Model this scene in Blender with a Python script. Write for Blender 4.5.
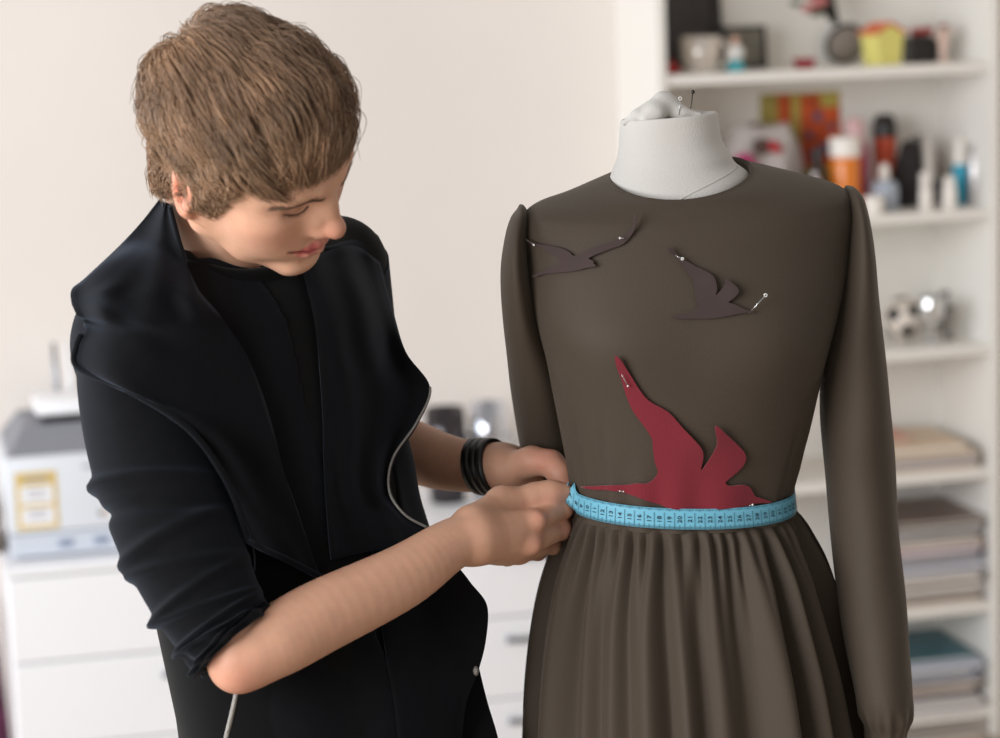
import bpy, bmesh, math, random
import numpy as np
from mathutils import Vector, Matrix
from mathutils.bvhtree import BVHTree
from mathutils.geometry import delaunay_2d_cdt

for _o in list(bpy.data.objects):
    bpy.data.objects.remove(_o, do_unlink=True)
SC = bpy.context.scene
COL = SC.collection
rng = np.random.default_rng(7)
random.seed(7)

# ------------------------------------------------------------------ camera
FPX = 2361.0                                   # 85 mm on a 36 mm sensor at 1000 px
EYE = np.array([0.0, 0.0, 1.72])
PITCH, ROLL = math.radians(9.0), math.radians(1.9)
CF = np.array([0, math.cos(PITCH), -math.sin(PITCH)])
_r0 = np.array([1.0, 0, 0]); _u0 = np.cross(_r0, CF)
CR = _r0*math.cos(ROLL) - _u0*math.sin(ROLL)
CU = _r0*math.sin(ROLL) + _u0*math.cos(ROLL)
cam = bpy.data.cameras.new('camera'); cam_o = bpy.data.objects.new('camera', cam); COL.objects.link(cam_o)
cam.sensor_width = 36.0; cam.lens = 85.0
cam_o.matrix_world = Matrix(((CR[0], CU[0], -CF[0], EYE[0]), (CR[1], CU[1], -CF[1], EYE[1]), (CR[2], CU[2], -CF[2], EYE[2]), (0, 0, 0, 1)))
cam.dof.use_dof = True; cam.dof.focus_distance = 2.37; cam.dof.aperture_fstop = 3.7
cam.clip_start = 0.05
SC.camera = cam_o

# ------------------------------------------------------------------ light
wd = bpy.data.worlds.new('room_light'); SC.world = wd; wd.use_nodes = True
wd.node_tree.nodes['Background'].inputs[0].default_value = (1.0, 0.955, 0.92, 1)
wd.node_tree.nodes['Background'].inputs[1].default_value = 0.40

def area(name, loc, target, sx, sy, power, color):
    l = bpy.data.lights.new(name, 'AREA'); l.shape = 'RECTANGLE'; l.size = sx; l.size_y = sy
    l.energy = power; l.color = color
    o = bpy.data.objects.new(name, l); COL.objects.link(o)
    o.location = loc
    d = Vector(target) - Vector(loc)
    o.rotation_euler = d.to_track_quat('-Z', 'Y').to_euler()
    return o
area('window_daylight', (-2.8, 0.1, 2.0), (0.0, 3.2, 1.25), 2.8, 2.1, 175, (0.96, 0.975, 1.0))
area('window_daylight_side', (-3.1, 3.0, 1.7), (0.1, 2.6, 1.2), 1.2, 1.7, 55, (0.86, 0.93, 1.0))

vs = SC.view_settings
vs.view_transform = 'Standard'; vs.look = 'None'; vs.gamma = 1.0; vs.use_curve_mapping = False
vs.exposure = 0.0

# ------------------------------------------------------------------ helpers
def P(px, py, d):
    """point at depth d (metres along the view axis) seen at a pixel of the 1000x738 frame"""
    px = np.asarray(px, float); py = np.asarray(py, float); d = np.asarray(d, float)
    a = (px-500.0)/FPX; b = (369.0-py)/FPX
    return EYE + (a[..., None]*CR + b[..., None]*CU + CF)*d[..., None]
def pts(*rows): return np.array([P(*r[:3]) for r in rows])
def srgb(r, g, b):
    f = lambda c: (c/255/12.92) if c/255 <= .04045 else ((c/255+.055)/1.055)**2.4
    return (f(r), f(g), f(b), 1.0)

MATS = {}
def mat(name, col, rough=.6, metal=0.0, spec=.5, sheen=0.0, sheen_tint=(1, 1, 1, 1), bump=0.0, bump_scale=200.0, vary=0.0, vary_scale=8.0,
        trans=0.0, sss=0.0, attr=None, coat=0.0, bump_kind='NOISE', emit=None):
    if name in MATS: return MATS[name]
    m = bpy.data.materials.new(name); m.use_nodes = True
    nt = m.node_tree; b = nt.nodes['Principled BSDF']
    if len(col) == 3: col = srgb(*col)
    b.inputs['Base Color'].default_value = col
    b.inputs['Roughness'].default_value = rough; b.inputs['Metallic'].default_value = metal
    b.inputs['Specular IOR Level'].default_value = spec
    b.inputs['Sheen Weight'].default_value = sheen; b.inputs['Sheen Tint'].default_value = sheen_tint
    b.inputs['Transmission Weight'].default_value = trans; b.inputs['Coat Weight'].default_value = coat
    if sss:
        b.inputs['Subsurface Weight'].default_value = sss
        b.inputs['Subsurface Radius'].default_value = (1.0, .35, .18); b.inputs['Subsurface Scale'].default_value = .006
    tc = nt.nodes.new('ShaderNodeTexCoord')
    src = None
    if attr:
        a = nt.nodes.new('ShaderNodeAttribute'); a.attribute_name = attr
        src = a.outputs['Color']
    if vary:
        n = nt.nodes.new('ShaderNodeTexNoise'); n.inputs['Scale'].default_value = vary_scale; n.inputs['Detail'].default_value = 6
        nt.links.new(tc.outputs['Object'], n.inputs['Vector'])
        mx = nt.nodes.new('ShaderNodeMix'); mx.data_type = 'RGBA'; mx.blend_type = 'MULTIPLY'
        mx.inputs['Factor'].default_value = 1.0
        mr = nt.nodes.new('ShaderNodeMapRange'); mr.inputs['From Min'].default_value = .3; mr.inputs['From Max'].default_value = .7
        mr.inputs['To Min'].default_value = 1-vary; mr.inputs['To Max'].default_value = 1+vary*.4
        nt.links.new(n.outputs['Fac'], mr.inputs['Value'])
        if src: nt.links.new(src, mx.inputs['A'])
        else: mx.inputs['A'].default_value = col
        nt.links.new(mr.outputs['Result'], mx.inputs['B'])
        src = mx.outputs['Result']
    if src: nt.links.new(src, b.inputs['Base Color'])
    if bump:
        if bump_kind == 'NOISE':
            n = nt.nodes.new('ShaderNodeTexNoise'); n.inputs['Scale'].default_value = bump_scale; n.inputs['Detail'].default_value = 4
            out = n.outputs['Fac']
        else:
            n = nt.nodes.new('ShaderNodeTexVoronoi'); n.inputs['Scale'].default_value = bump_scale
            out = n.outputs['Distance']
        nt.links.new(tc.outputs['Object'], n.inputs['Vector'])
        bp = nt.nodes.new('ShaderNodeBump'); bp.inputs['Strength'].default_value = bump; bp.inputs['Distance'].default_value = .002
        nt.links.new(out, bp.inputs['Height']); nt.links.new(bp.outputs['Normal'], b.inputs['Normal'])
    MATS[name] = m
    return m

def tag(o, label=None, cat=None, group=None, kind=None):
    if label: o['label'] = label
    if cat: o['category'] = cat
    if group: o['group'] = group
    if kind: o['kind'] = kind
    return o
def wloc(o):
    p = Vector((0, 0, 0))
    while o is not None:
        p += o.location; o = o.parent
    return np.array(p)
def mk(name, verts, faces, m, parent=None, loc=None, smooth=True, attr=None, mi=None):
    """one mesh object; verts in world coordinates"""
    verts = np.asarray(verts, float)
    if loc is None: loc = wloc(parent) if parent is not None else np.array([verts[:, 0].mean(), verts[:, 1].mean(), verts[:, 2].min()])
    loc = np.asarray(loc, float)
    me = bpy.data.meshes.new(name)
    fl = faces.tolist() if isinstance(faces, np.ndarray) else faces
    me.from_pydata((verts-loc).tolist(), [], fl); me.validate(); me.update()
    ms = m if isinstance(m, (list, tuple)) else [m]
    for q in ms: me.materials.append(q)
    if mi is not None:
        me.polygons.foreach_set('material_index', np.asarray(mi, dtype=np.int32)[:len(me.polygons)])
    me.polygons.foreach_set('use_smooth', [bool(smooth)]*len(me.polygons))
    if attr is not None:
        an, av = attr
        ca = me.color_attributes.new(an, 'FLOAT_COLOR', 'POINT')
        buf = np.ones((len(verts), 4), np.float32); buf[:, :3] = av
        ca.data.foreach_set('color', buf.ravel())
    o = bpy.data.objects.new(name, me); COL.objects.link(o)
    if parent is not None:
        o.parent = parent; o.location = loc - wloc(parent)
    else: o.location = loc
    return o
def empty(name, loc, label=None, cat=None, group=None):
    o = bpy.data.objects.new(name, None); COL.objects.link(o); o.location = Vector(np.asarray(loc, float)); o.empty_display_size = .05
    return tag(o, label, cat, group)

class MB:
    """collects shapes given in a local frame (matrix M: 4x4) into one mesh"""
    def __init__(s, M=None): s.v = []; s.f = []; s.mi = []; s.n = 0; s.M = np.eye(4) if M is None else np.asarray(M, float); s.cur = 0
    def add(s, v, f, M=None):
        v = np.asarray(v, float)
        m = s.M if M is None else s.M @ np.asarray(M, float)
        v = v @ m[:3, :3].T + m[:3, 3]
        s.v.append(v); s.f += [[i+s.n for i in q] for q in f]; s.mi += [s.cur]*len(f); s.n += len(v); return s
    def box(s, a, b, bev=0.0, M=None):
        a = np.minimum(a, b); b = np.maximum(np.asarray(b, float), a) if False else np.maximum(np.asarray(b, float), np.asarray(a, float))
        bm = bmesh.new(); bmesh.ops.create_cube(bm, size=1.0)
        for v in bm.verts:
            v.co = Vector([(a[i]+b[i])/2 + v.co[i]*(b[i]-a[i]) for i in range(3)])
        if bev > 0: bmesh.ops.bevel(bm, geom=list(bm.edges), offset=min(bev, .45*min(b[i]-a[i] for i in range(3))), segments=2, affect='EDGES', profile=.5)
        bm.verts.index_update()
        vv = [tuple(v.co) for v in bm.verts]; ff = [[v.index for v in f.verts] for f in bm.faces]; bm.free()
        return s.add(vv, ff, M)
    def lathe(s, c, prof, n=32, M=None, sy=1.0):
        k = len(prof); th = np.arange(n)*2*np.pi/n
        v = []
        for r, z in prof: v.append(np.stack([c[0]+r*np.cos(th), c[1]+sy*r*np.sin(th), np.full(n, c[2]+z)], 1))
        v = np.concatenate(v); f = []
        for i in range(k-1):
            for j in range(n): f.append([i*n+j, i*n+(j+1) % n, (i+1)*n+(j+1) % n, (i+1)*n+j])
        f.append(list(range(n))[::-1]); f.append([(k-1)*n+j for j in range(n)])
        return s.add(v, f, M)
    def tube(s, path, rad, n=8, M=None, closed=False):
        v, f = tube_geo(np.asarray(path, float), rad, n, closed); return s.add(v, f, M)
    def sphere(s, c, r, n=16, M=None, sc=(1, 1, 1)):
        k = n//2; prof = [(max(1e-4, math.sin(math.pi*i/k)), -math.cos(math.pi*i/k)) for i in range(k+1)]
        th = np.arange(n)*2*np.pi/n; v = []
        for a, z in prof: v.append(np.stack([c[0]+r*sc[0]*a*np.cos(th), c[1]+r*sc[1]*a*np.sin(th), np.full(n, c[2]+r*sc[2]*z)], 1))
        v = np.concatenate(v); f = []
        for i in range(k):
            for j in range(n): f.append([i*n+j, i*n+(j+1) % n, (i+1)*n+(j+1) % n, (i+1)*n+j])
        return s.add(v, f, M)
    def prism(s, poly, y0, y1, M=None):
        """polygon in x,z extruded along y"""
        n = len(poly); v = [(x, y0, z) for x, z in poly]+[(x, y1, z) for x, z in poly]
        f = [list(range(n)), [n+i for i in range(n)][::-1]]+[[i, n+i, n+(i+1) % n, (i+1) % n] for i in range(n)]
        return s.add(v, f, M)
    def build(s, name, m, parent=None, loc=None, smooth=False, label=None, cat=None, group=None, kind=None, auto=None):
        o = mk(name, np.concatenate(s.v), s.f, m, parent, loc, smooth, mi=s.mi)
        if auto is not None:
            me = o.data; me.polygons.foreach_set('use_smooth', [True]*len(me.polygons))
            me.set_sharp_from_angle(angle=math.radians(auto))
        return tag(o, label, cat, group, kind)

def tube_geo(path, rad, n=8, closed=False):
    K = len(path); rad = np.broadcast_to(np.asarray(rad, float), (K,))
    t = np.gradient(path, axis=0) if not closed else (np.roll(path, -1, 0)-np.roll(path, 1, 0))
    t /= np.linalg.norm(t, axis=1)[:, None]+1e-12
    u = np.cross(t[0], [0.31, .2, .93]); u /= np.linalg.norm(u)
    us = []
    for i in range(K):
        u = u - t[i]*(u@t[i]); u /= np.linalg.norm(u)+1e-12; us.append(u)
    us = np.array(us); w = np.cross(t, us)
    th = np.arange(n)*2*np.pi/n
    v = (path[:, None, :] + rad[:, None, None]*(np.cos(th)[None, :, None]*us[:, None, :] + np.sin(th)[None, :, None]*w[:, None, :])).reshape(-1, 3)
    f = []
    for i in range(K if closed else K-1):
        a = i*n; b = ((i+1) % K)*n
        for j in range(n): f.append([a+j, a+(j+1) % n, b+(j+1) % n, b+j])
    if not closed: f.append(list(range(n))[::-1]); f.append([(K-1)*n+j for j in range(n)])
    return v, f
def catmull(p, n):
    """resample points with a Catmull-Rom spline, n points per span"""
    p = np.asarray(p, float); K = len(p)
    q = np.concatenate([[2*p[0]-p[1]], p, [2*p[-1]-p[-2]]])
    out = []
    for i in range(K-1):
        p0, p1, p2, p3 = q[i], q[i+1], q[i+2], q[i+3]
        for t in np.arange(n)/n:
            out.append(.5*((2*p1)+(-p0+p2)*t+(2*p0-5*p1+4*p2-p3)*t*t+(-p0+3*p1-3*p2+p3)*t**3))
    out.append(p[-1]); return np.array(out)
def interp_rows(ys, vals, y): return np.interp(y, ys, vals)
def smooth_interp(x, xp, fp):
    """monotone-ish cubic interpolation through the given stations"""
    xp = np.asarray(xp, float); fp = np.asarray(fp, float); x = np.clip(np.asarray(x, float), xp[0], xp[-1])
    d = np.gradient(fp, xp)
    i = np.clip(np.searchsorted(xp, x, side='right')-1, 0, len(xp)-2)
    h = xp[i+1]-xp[i]; t = (x-xp[i])/h
    return (2*t**3-3*t**2+1)*fp[i]+(t**3-2*t**2+t)*h*d[i]+(-2*t**3+3*t**2)*fp[i+1]+(t**3-t**2)*h*d[i+1]
def grid_faces(R, C, wrap=False):
    f = []
    for i in range(R-1):
        for j in range(C if wrap else C-1):
            j2 = (j+1) % C
            f.append([i*C+j, i*C+j2, (i+1)*C+j2, (i+1)*C+j])
    return f
def sheet(g, th):
    """grid of points (R,C,3) -> closed thin solid of thickness th (g = outer face)"""
    R, C, _ = g.shape
    du = np.gradient(g, axis=1); dv = np.gradient(g, axis=0)
    n = np.cross(du, dv); n /= np.linalg.norm(n, axis=2)[..., None]+1e-12
    if (n.reshape(-1, 3).mean(0) @ CF) > 0: n = -n; flip = True
    else: flip = False
    v = np.concatenate([g.reshape(-1, 3), (g-n*th).reshape(-1, 3)])
    f = grid_faces(R, C); N = R*C
    b = [[q+N for q in ff][::-1] for ff in f]
    rim = [i for i in range(C)]+[i*C+C-1 for i in range(1, R)]+[(R-1)*C+i for i in range(C-2, -1, -1)]+[i*C for i in range(R-2, 0, -1)]
    s = [[rim[i], rim[i-1], rim[i-1]+N, rim[i]+N] for i in range(len(rim))]
    a = f+b+s
    if flip: a = [q[::-1] for q in a]
    return v, a
_txt = {}
def glyph(body):
    """flat triangles of a short text, centred, cap height about 1"""
    if body in _txt: return _txt[body]
    cu = bpy.data.curves.new('t', 'FONT'); cu.body = body; cu.size = 1.4; cu.align_x = 'CENTER'; cu.align_y = 'CENTER'; cu.resolution_u = 2; cu.offset = .012
    o = bpy.data.objects.new('t', cu); COL.objects.link(o)
    me = o.to_mesh()
    v = np.array([list(q.co) for q in me.vertices]); f = [list(q.vertices) for q in me.polygons]
    o.to_mesh_clear(); bpy.data.objects.remove(o, do_unlink=True); bpy.data.curves.remove(cu)
    v[:, 0] -= (v[:, 0].min()+v[:, 0].max())/2; v[:, 1] -= (v[:, 1].min()+v[:, 1].max())/2
    _txt[body] = (v, f); return _txt[body]

# ---- distance-field modelling
class Field:
    def __init__(s): s.ops = []
    def _add(s, fn, lo, hi, k, op): s.ops.append((fn, np.asarray(lo, float), np.asarray(hi, float), k, op)); return s
    def cone(s, a, b, ra, rb, k=.01, op='u'):
        a = np.asarray(a, float); b = np.asarray(b, float); ab = b-a; L2 = ab@ab+1e-12
        def fn(p):
            t = np.clip(((p-a)@ab)/L2, 0, 1)
            return np.linalg.norm(p-a-t[..., None]*ab, axis=-1)-(ra+(rb-ra)*t)
        r = max(ra, rb); return s._add(fn, np.minimum(a, b)-r, np.maximum(a, b)+r, k, op)
    def chain(s, P_, R_, k=.01, op='u'):
        for i in range(len(P_)-1): s.cone(P_[i], P_[i+1], R_[i], R_[i+1], k, op)
        return s
    def ell(s, c, r, B=None, k=.01, op='u'):
        c = np.asarray(c, float); r = np.asarray(r, float); B = np.eye(3) if B is None else np.asarray(B, float)   # rows = axes
        def fn(p):
            q = (p-c)@B.T
            k0 = np.linalg.norm(q/r, axis=-1); k1 = np.linalg.norm(q/(r*r), axis=-1)+1e-9
            return k0*(k0-1)/k1
        R = np.abs(B.T)@r; return s._add(fn, c-R, c+R, k, op)
    def ecap(s, a, b, ra, rb, S, k=.02, op='u'):
        """capsule with an elliptical section: ra, rb = (half width along S, half depth)"""
        a = np.asarray(a, float); b = np.asarray(b, float); ab = b-a; L = np.linalg.norm(ab); w = ab/L
        S = np.asarray(S, float)-w*(w@S); S /= np.linalg.norm(S); N = np.cross(w, S)
        def fn(p):
            t = np.clip(((p-a)@w)/L, 0, 1); q = p-a-t[..., None]*ab
            rs = ra[0]+(rb[0]-ra[0])*t; rn = ra[1]+(rb[1]-ra[1])*t; rz = np.minimum(rs, rn)
            x = q@S; y = q@N; z = q@w
            k0 = np.sqrt((x/rs)**2+(y/rn)**2+(z/rz)**2); k1 = np.sqrt((x/rs**2)**2+(y/rn**2)**2+(z/rz**2)**2)+1e-9
            return k0*(k0-1)/k1
        R = max(max(ra), max(rb)); return s._add(fn, np.minimum(a, b)-R, np.maximum(a, b)+R, k, op)
    @staticmethod
    def comb(d, e, k, op):
        if op == 'u':
            h = np.maximum(k-np.abs(d-e), 0)/k; return np.minimum(d, e)-h*h*k*.25
        e2 = -e
        h = np.maximum(k-np.abs(d-e2), 0)/k; return np.maximum(d, e2)+h*h*k*.25
    def ev(s, p):
        p = np.asarray(p, float); d = np.full(p.shape[:-1], 1.0)
        for fn, lo, hi, k, op in s.ops: d = s.comb(d, fn(p), k, op)
        return d
    def grad(s, p, e=.0006):
        g = np.stack([s.ev(p+np.eye(3)[i]*e)-s.ev(p-np.eye(3)[i]*e) for i in range(3)], -1)
        return g/(np.linalg.norm(g, axis=-1)[..., None]+1e-12)
    def mesh(s, h, lo=None, hi=None, post=None):
        us = [o for o in s.ops if o[4] == 'u']
        if lo is None: lo = np.min([o[1] for o in us], 0)-3*h-.004
        if hi is None: hi = np.max([o[2] for o in us], 0)+3*h+.004
        lo = np.asarray(lo, float); hi = np.asarray(hi, float)
        n = np.ceil((hi-lo)/h).astype(int)+1
        D = np.full(n, .05, np.float32)
        ax = [lo[i]+np.arange(n[i])*h for i in range(3)]
        for fn, a, b, k, op in s.ops:
            pad = k+.012
            i0 = np.clip(np.floor((a-pad-lo)/h).astype(int), 0, n); i1 = np.clip(np.ceil((b+pad-lo)/h).astype(int)+1, 0, n)
            if (i1 <= i0).any(): continue
            sl = tuple(slice(i0[i], i1[i]) for i in range(3))
            X = np.stack(np.meshgrid(ax[0][sl[0]], ax[1][sl[1]], ax[2][sl[2]], indexing='ij'), -1)
            D[sl] = s.comb(D[sl], fn(X), k, op)
        if post is not None:
            X = np.stack(np.meshgrid(*ax, indexing='ij'), -1); D = post(X, D)
        return nets(D, lo, h)
def nets(D, lo, h):
    """naive surface nets"""
    n = D.shape; ins = D < 0
    c = np.zeros(tuple(q-1 for q in n), np.int8)
    for dx in (0, 1):
        for dy in (0, 1):
            for dz in (0, 1): c += ins[dx:n[0]-1+dx, dy:n[1]-1+dy, dz:n[2]-1+dz]
    act = (c > 0) & (c < 8)
    idx = -np.ones(act.shape, np.int64); I = np.argwhere(act); idx[act] = np.arange(len(I))
    acc = np.zeros((len(I), 3)); cnt = np.zeros(len(I))
    off = [(a, b, d) for a in (0, 1) for b in (0, 1) for d in (0, 1)]
    val = {o: D[I[:, 0]+o[0], I[:, 1]+o[1], I[:, 2]+o[2]] for o in off}
    for o in off:
        for ax in range(3):
            if o[ax] == 0:
                o2 = tuple(1 if i == ax else o[i] for i in range(3))
                a, b = val[o], val[o2]; m = (a < 0) != (b < 0)
                t = np.where(m, a/(a-b+1e-20), 0)
                p = np.tile(np.array(o, float), (len(I), 1)); p[:, ax] += t
                acc[m] += p[m]; cnt[m] += 1
    V = lo+(I+acc/cnt[:, None])*h
    F = []
    for ax in range(3):
        b_, c_ = (ax+1) % 3, (ax+2) % 3
        s0 = [slice(None)]*3; s1 = [slice(None)]*3
        s0[ax] = slice(0, n[ax]-1); s1[ax] = slice(1, n[ax])
        A = ins[tuple(s0)]; B = ins[tuple(s1)]
        E_ = np.argwhere(A != B)
        E_ = E_[(E_[:, b_] > 0) & (E_[:, c_] > 0) & (E_[:, b_] < n[b_]-1) & (E_[:, c_] < n[c_]-1)]
        fl = A[E_[:, 0], E_[:, 1], E_[:, 2]]
        def cell(db, dc):
            q = E_.copy(); q[:, b_] += db; q[:, c_] += dc; return idx[q[:, 0], q[:, 1], q[:, 2]]
        Q = np.stack([cell(-1, -1), cell(0, -1), cell(0, 0), cell(-1, 0)], 1)
        Q[~fl] = Q[~fl][:, ::-1]
        F.append(Q)
    return V, np.concatenate(F)
def vsmooth(V, F, it=2, lam=.5):
    F = np.asarray(F)
    for _ in range(it):
        s = np.zeros_like(V); c = np.zeros(len(V))
        for i in range(F.shape[1]):
            j = (i+1) % F.shape[1]
            np.add.at(s, F[:, i], V[F[:, j]]); np.add.at(s, F[:, j], V[F[:, i]]); np.add.at(c, F[:, i], 1); np.add.at(c, F[:, j], 1)
        V = V*(1-lam)+lam*s/np.maximum(c, 1)[:, None]
    return V

# ------------------------------------------------------------------ the room
YAW = math.radians(14.0)
WU = np.array([math.cos(YAW), math.sin(YAW), 0.0])        # along the back wall, to the right
WN = np.array([math.sin(YAW), -math.cos(YAW), 0.0])       # from the wall into the room
_c = P(658, 75, 5.0)
SH_DEPTH = .30
O = np.array([_c[0], _c[1], 0.0]) - WN*SH_DEPTH           # foot of the wall behind the bookcase's left side
RM = np.eye(4); RM[:3, 0] = WU; RM[:3, 1] = WN; RM[:3, 2] = (0, 0, 1); RM[:3, 3] = O   # room frame: u along wall, v into the room, z up
# (WU, WN, Z) is left-handed (u x v points down), so faces are re-oriented after building
def W3(u, v, z): return O+WU*u+WN*v+np.array([0, 0, z])
def at(px, py, v):
    """room u and z of the pixel on the plane v = const"""
    d0 = P(px, py, 1.0)-EYE
    t = (v-(EYE-O)@WN)/(d0@WN)
    q = EYE+d0*t-O
    return q@WU, q[2]
def RB(): return MB(RM)
def fixn(o):
    bm = bmesh.new(); bm.from_mesh(o.data); bmesh.ops.recalc_face_normals(bm, faces=bm.faces); bm.to_mesh(o.data); bm.free(); return o

m_wall = mat('warm_white_plaster', (238, 230, 223), .9, bump=.35, bump_scale=14, vary=.05, vary_scale=1.3)
m_floor = mat('pale_laminate', (176, 158, 138), .5, vary=.15, vary_scale=5)
m_white = mat('white_laminate', (240, 237, 231), .45)
m_white2 = mat('cool_white_lacquer', (250, 250, 253), .4)
m_metal = mat('brushed_handle_metal', (150, 155, 165), .35, .9)

wb = RB(); wb.box((-4.2, -.06, 0), (.86, 0, 2.75)); fixn(wb.build('wall_back', m_wall, kind='structure'))
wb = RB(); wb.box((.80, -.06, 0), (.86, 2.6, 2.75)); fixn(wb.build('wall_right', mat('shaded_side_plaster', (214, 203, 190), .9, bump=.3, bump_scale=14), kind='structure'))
wb = RB(); wb.box((-4.2, -.06, -.05), (.86, 6.2, 0)); fixn(wb.build('floor', m_floor, kind='structure'))

# bookcase
BW = .79
def zr(py): return at(984, py, SH_DEPTH)[1]
shelf_z = [zr(62.5), zr(209), zr(345), zr(469), zr(603), zr(738)]
bc = empty('bookcase', W3(BW/2, .15, 0), 'tall white open bookcase standing against the wall behind the dress', 'bookcase')
T_ = .02
b = RB(); b.box((0, 0, 0), (T_, SH_DEPTH, 2.2), .002); fixn(b.build('side_panel', m_white, bc))
b = RB(); b.box((BW-T_, 0, 0), (BW, SH_DEPTH, 2.2), .002); fixn(b.build('side_panel', m_white, bc))
b = RB(); b.box((T_, 0, 0), (BW-T_, .008, 2.2)); fixn(b.build('back_panel', m_white, bc))
b = RB(); b.box((0, 0, 2.2), (BW, SH_DEPTH, 2.22), .002); fixn(b.build('top_panel', m_white, bc))
for z in shelf_z+[.07]:
    b = RB(); b.box((T_, .008, z-.022), (BW-T_, SH_DEPTH-.004, z), .002); fixn(b.build('shelf', m_white, bc))
b = RB(); b.box((T_, .25, 0), (BW-T_, .27, .048)); fixn(b.build('plinth', m_white, bc))
Z1, Z2, Z3, Z4, Z5, Z6 = shelf_z

def place(px, v): return at(px, 200, v)[0]
def size_px(n, v): # metres per n pixels at depth of plane v (about)
    d = ((W3(.4, v, 1.5)-EYE)@CF); return n*d/FPX
def RF(u, v, z, rz=0.0, rx=0.0, ry=0.0):
    """local frame on the shelf: x along the shelf, y towards the room, z up"""
    M = np.array(Matrix.Translation((u, v, z)) @ Matrix.Rotation(rz, 4, 'Z') @ Matrix.Rotation(rx, 4, 'X') @ Matrix.Rotation(ry, 4, 'Y'))
    return MB(RM @ M)
def thing(name, u, v, z, label, cat, group=None): return empty(name, W3(u, v, z), label, cat, group)

black_gloss = mat('black_gloss', (22, 20, 20), .3); dark_grey = mat('dark_grey_card', (62, 58, 58), .6)
def bot(name, px0, px1, pytop, v, zb, label, cat, body, cap, m_body, m_cap, sy=1.0):
    """a lathed bottle/jar: outline parts body and cap, given as (r 0..1, z 0..1) profiles"""
    u = place((px0+px1)/2, v); r = size_px((px1-px0)/2, v); h = at((px0+px1)/2, pytop, v)[1]-zb
    t = thing(name, u, v, zb, label, cat)
    q = RF(u, v, zb); q.lathe((0, 0, 0), [(a*r, c*h) for a, c in body], 28, sy=sy); fixn(q.build('body', m_body, t, auto=40))
    if cap:
        q = RF(u, v, zb); q.lathe((0, 0, 0), [(a*r, c*h) for a, c in cap], 28, sy=sy); fixn(q.build('cap', m_cap, t, auto=40))
    return t
# --- top shelf
u0, u1 = place(668, .05), place(727, .05)
t = thing('framed_picture', (u0+u1)/2, .05, Z1, 'tall dark framed picture at the left end of the top shelf', 'picture')
q = RF((u0+u1)/2, .03, Z1, rx=.1); w2 = (u1-u0)/2
for a in ((-w2, -w2+.018, 0, .30), (w2-.018, w2, 0, .30), (-w2, w2, 0, .018), (-w2, w2, .282, .30)): q.box((a[0], 0, a[2]), (a[1], .018, a[3]), .002)
fixn(q.build('frame', black_gloss, t))
q = RF((u0+u1)/2, .03, Z1, rx=.1); q.box((-w2+.015, .002, .015), (w2-.015, .009, .285)); fixn(q.build('picture', mat('charcoal_print', (66, 60, 60), .5, vary=.5, vary_scale=14), t))
# mug
u = place(704, .19); r = size_px(19, .19); h = at(704, 36, .19)[1]-Z1
t = thing('mug', u, .19, Z1, 'white and silver mug on the top shelf, left of the photo frame', 'mug')
q = RF(u, .19, Z1); q.lathe((0, 0, 0), [(r*.82, 0), (r*.86, .003), (r, h*.5), (r*1.02, h), (r*.95, h), (r*.93, h*.5), (r*.8, .006)], 36); fixn(q.build('body', mat('silver_white_glaze', (214, 205, 195), .22, .35), t, smooth=True))
q = RF(u, .19, Z1); q.tube([(r*.95*math.cos(.5)+.022*math.sin(a), .5*r*0+.018+.0*a, h*.5+.027*math.cos(a)) for a in np.linspace(0, math.pi, 12)], .005, 10); fixn(q.build('handle', mat('silver_white_glaze', (0, 0, 0)), t, smooth=True))
# photo frame
u = place(748, .10); w2 = size_px(23, .1)
t = thing('photo_frame', u, .1, Z1, 'small black photo frame standing on the top shelf beside the mug', 'photo frame')
q = RF(u, .09, Z1, rx=.12); hh = size_px(42, .1)
for a in ((-w2, -w2+.008, 0, hh), (w2-.008, w2, 0, hh), (-w2, w2, 0, .008), (-w2, w2, hh-.008, hh)): q.box((a[0], 0, a[2]), (a[1], .014, a[3]), .0015)
fixn(q.build('frame', black_gloss, t))
q = RF(u, .09, Z1, rx=.12); q.box((-w2+.006, .002, .006), (w2-.006, .008, hh-.006)); fixn(q.build('photo', mat('grey_green_photo', (128, 124, 112), .4, vary=.5, vary_scale=25), t))
# figurine
u = place(738, .2); s = size_px(1, .2)
t = thing('figurine', u, .2, Z1, 'tiny white figurine with a teal base in front of the photo frame', 'figurine')
q = RF(u, .2, Z1); q.lathe((0, 0, 0), [(9*s, 0), (9*s, 6*s), (6*s, 10*s), (3*s, 11*s)], 20); fixn(q.build('base', mat('teal_glaze', (66, 170, 180), .35), t, auto=40))
q = RF(u, .2, Z1); q.lathe((0, 0, 10*s), [(4*s, 0), (8*s, 3*s), (9*s, 9*s), (6*s, 15*s), (2*s, 17*s)], 20); q.sphere((-6*s, 0, 20*s), 3.2*s, 10, sc=(1, .7, 1.4)); q.sphere((6*s, 0, 20*s), 3.2*s, 10, sc=(1, .7, 1.4)); fixn(q.build('torso', mat('porcelain_white', (225, 225, 222), .3), t, smooth=True))
q = RF(u, .2, Z1); q.sphere((0, 0, 30*s), 4.4*s, 14); fixn(q.build('head', mat('porcelain_pink', (214, 170, 150), .4), t, smooth=True))
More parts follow.
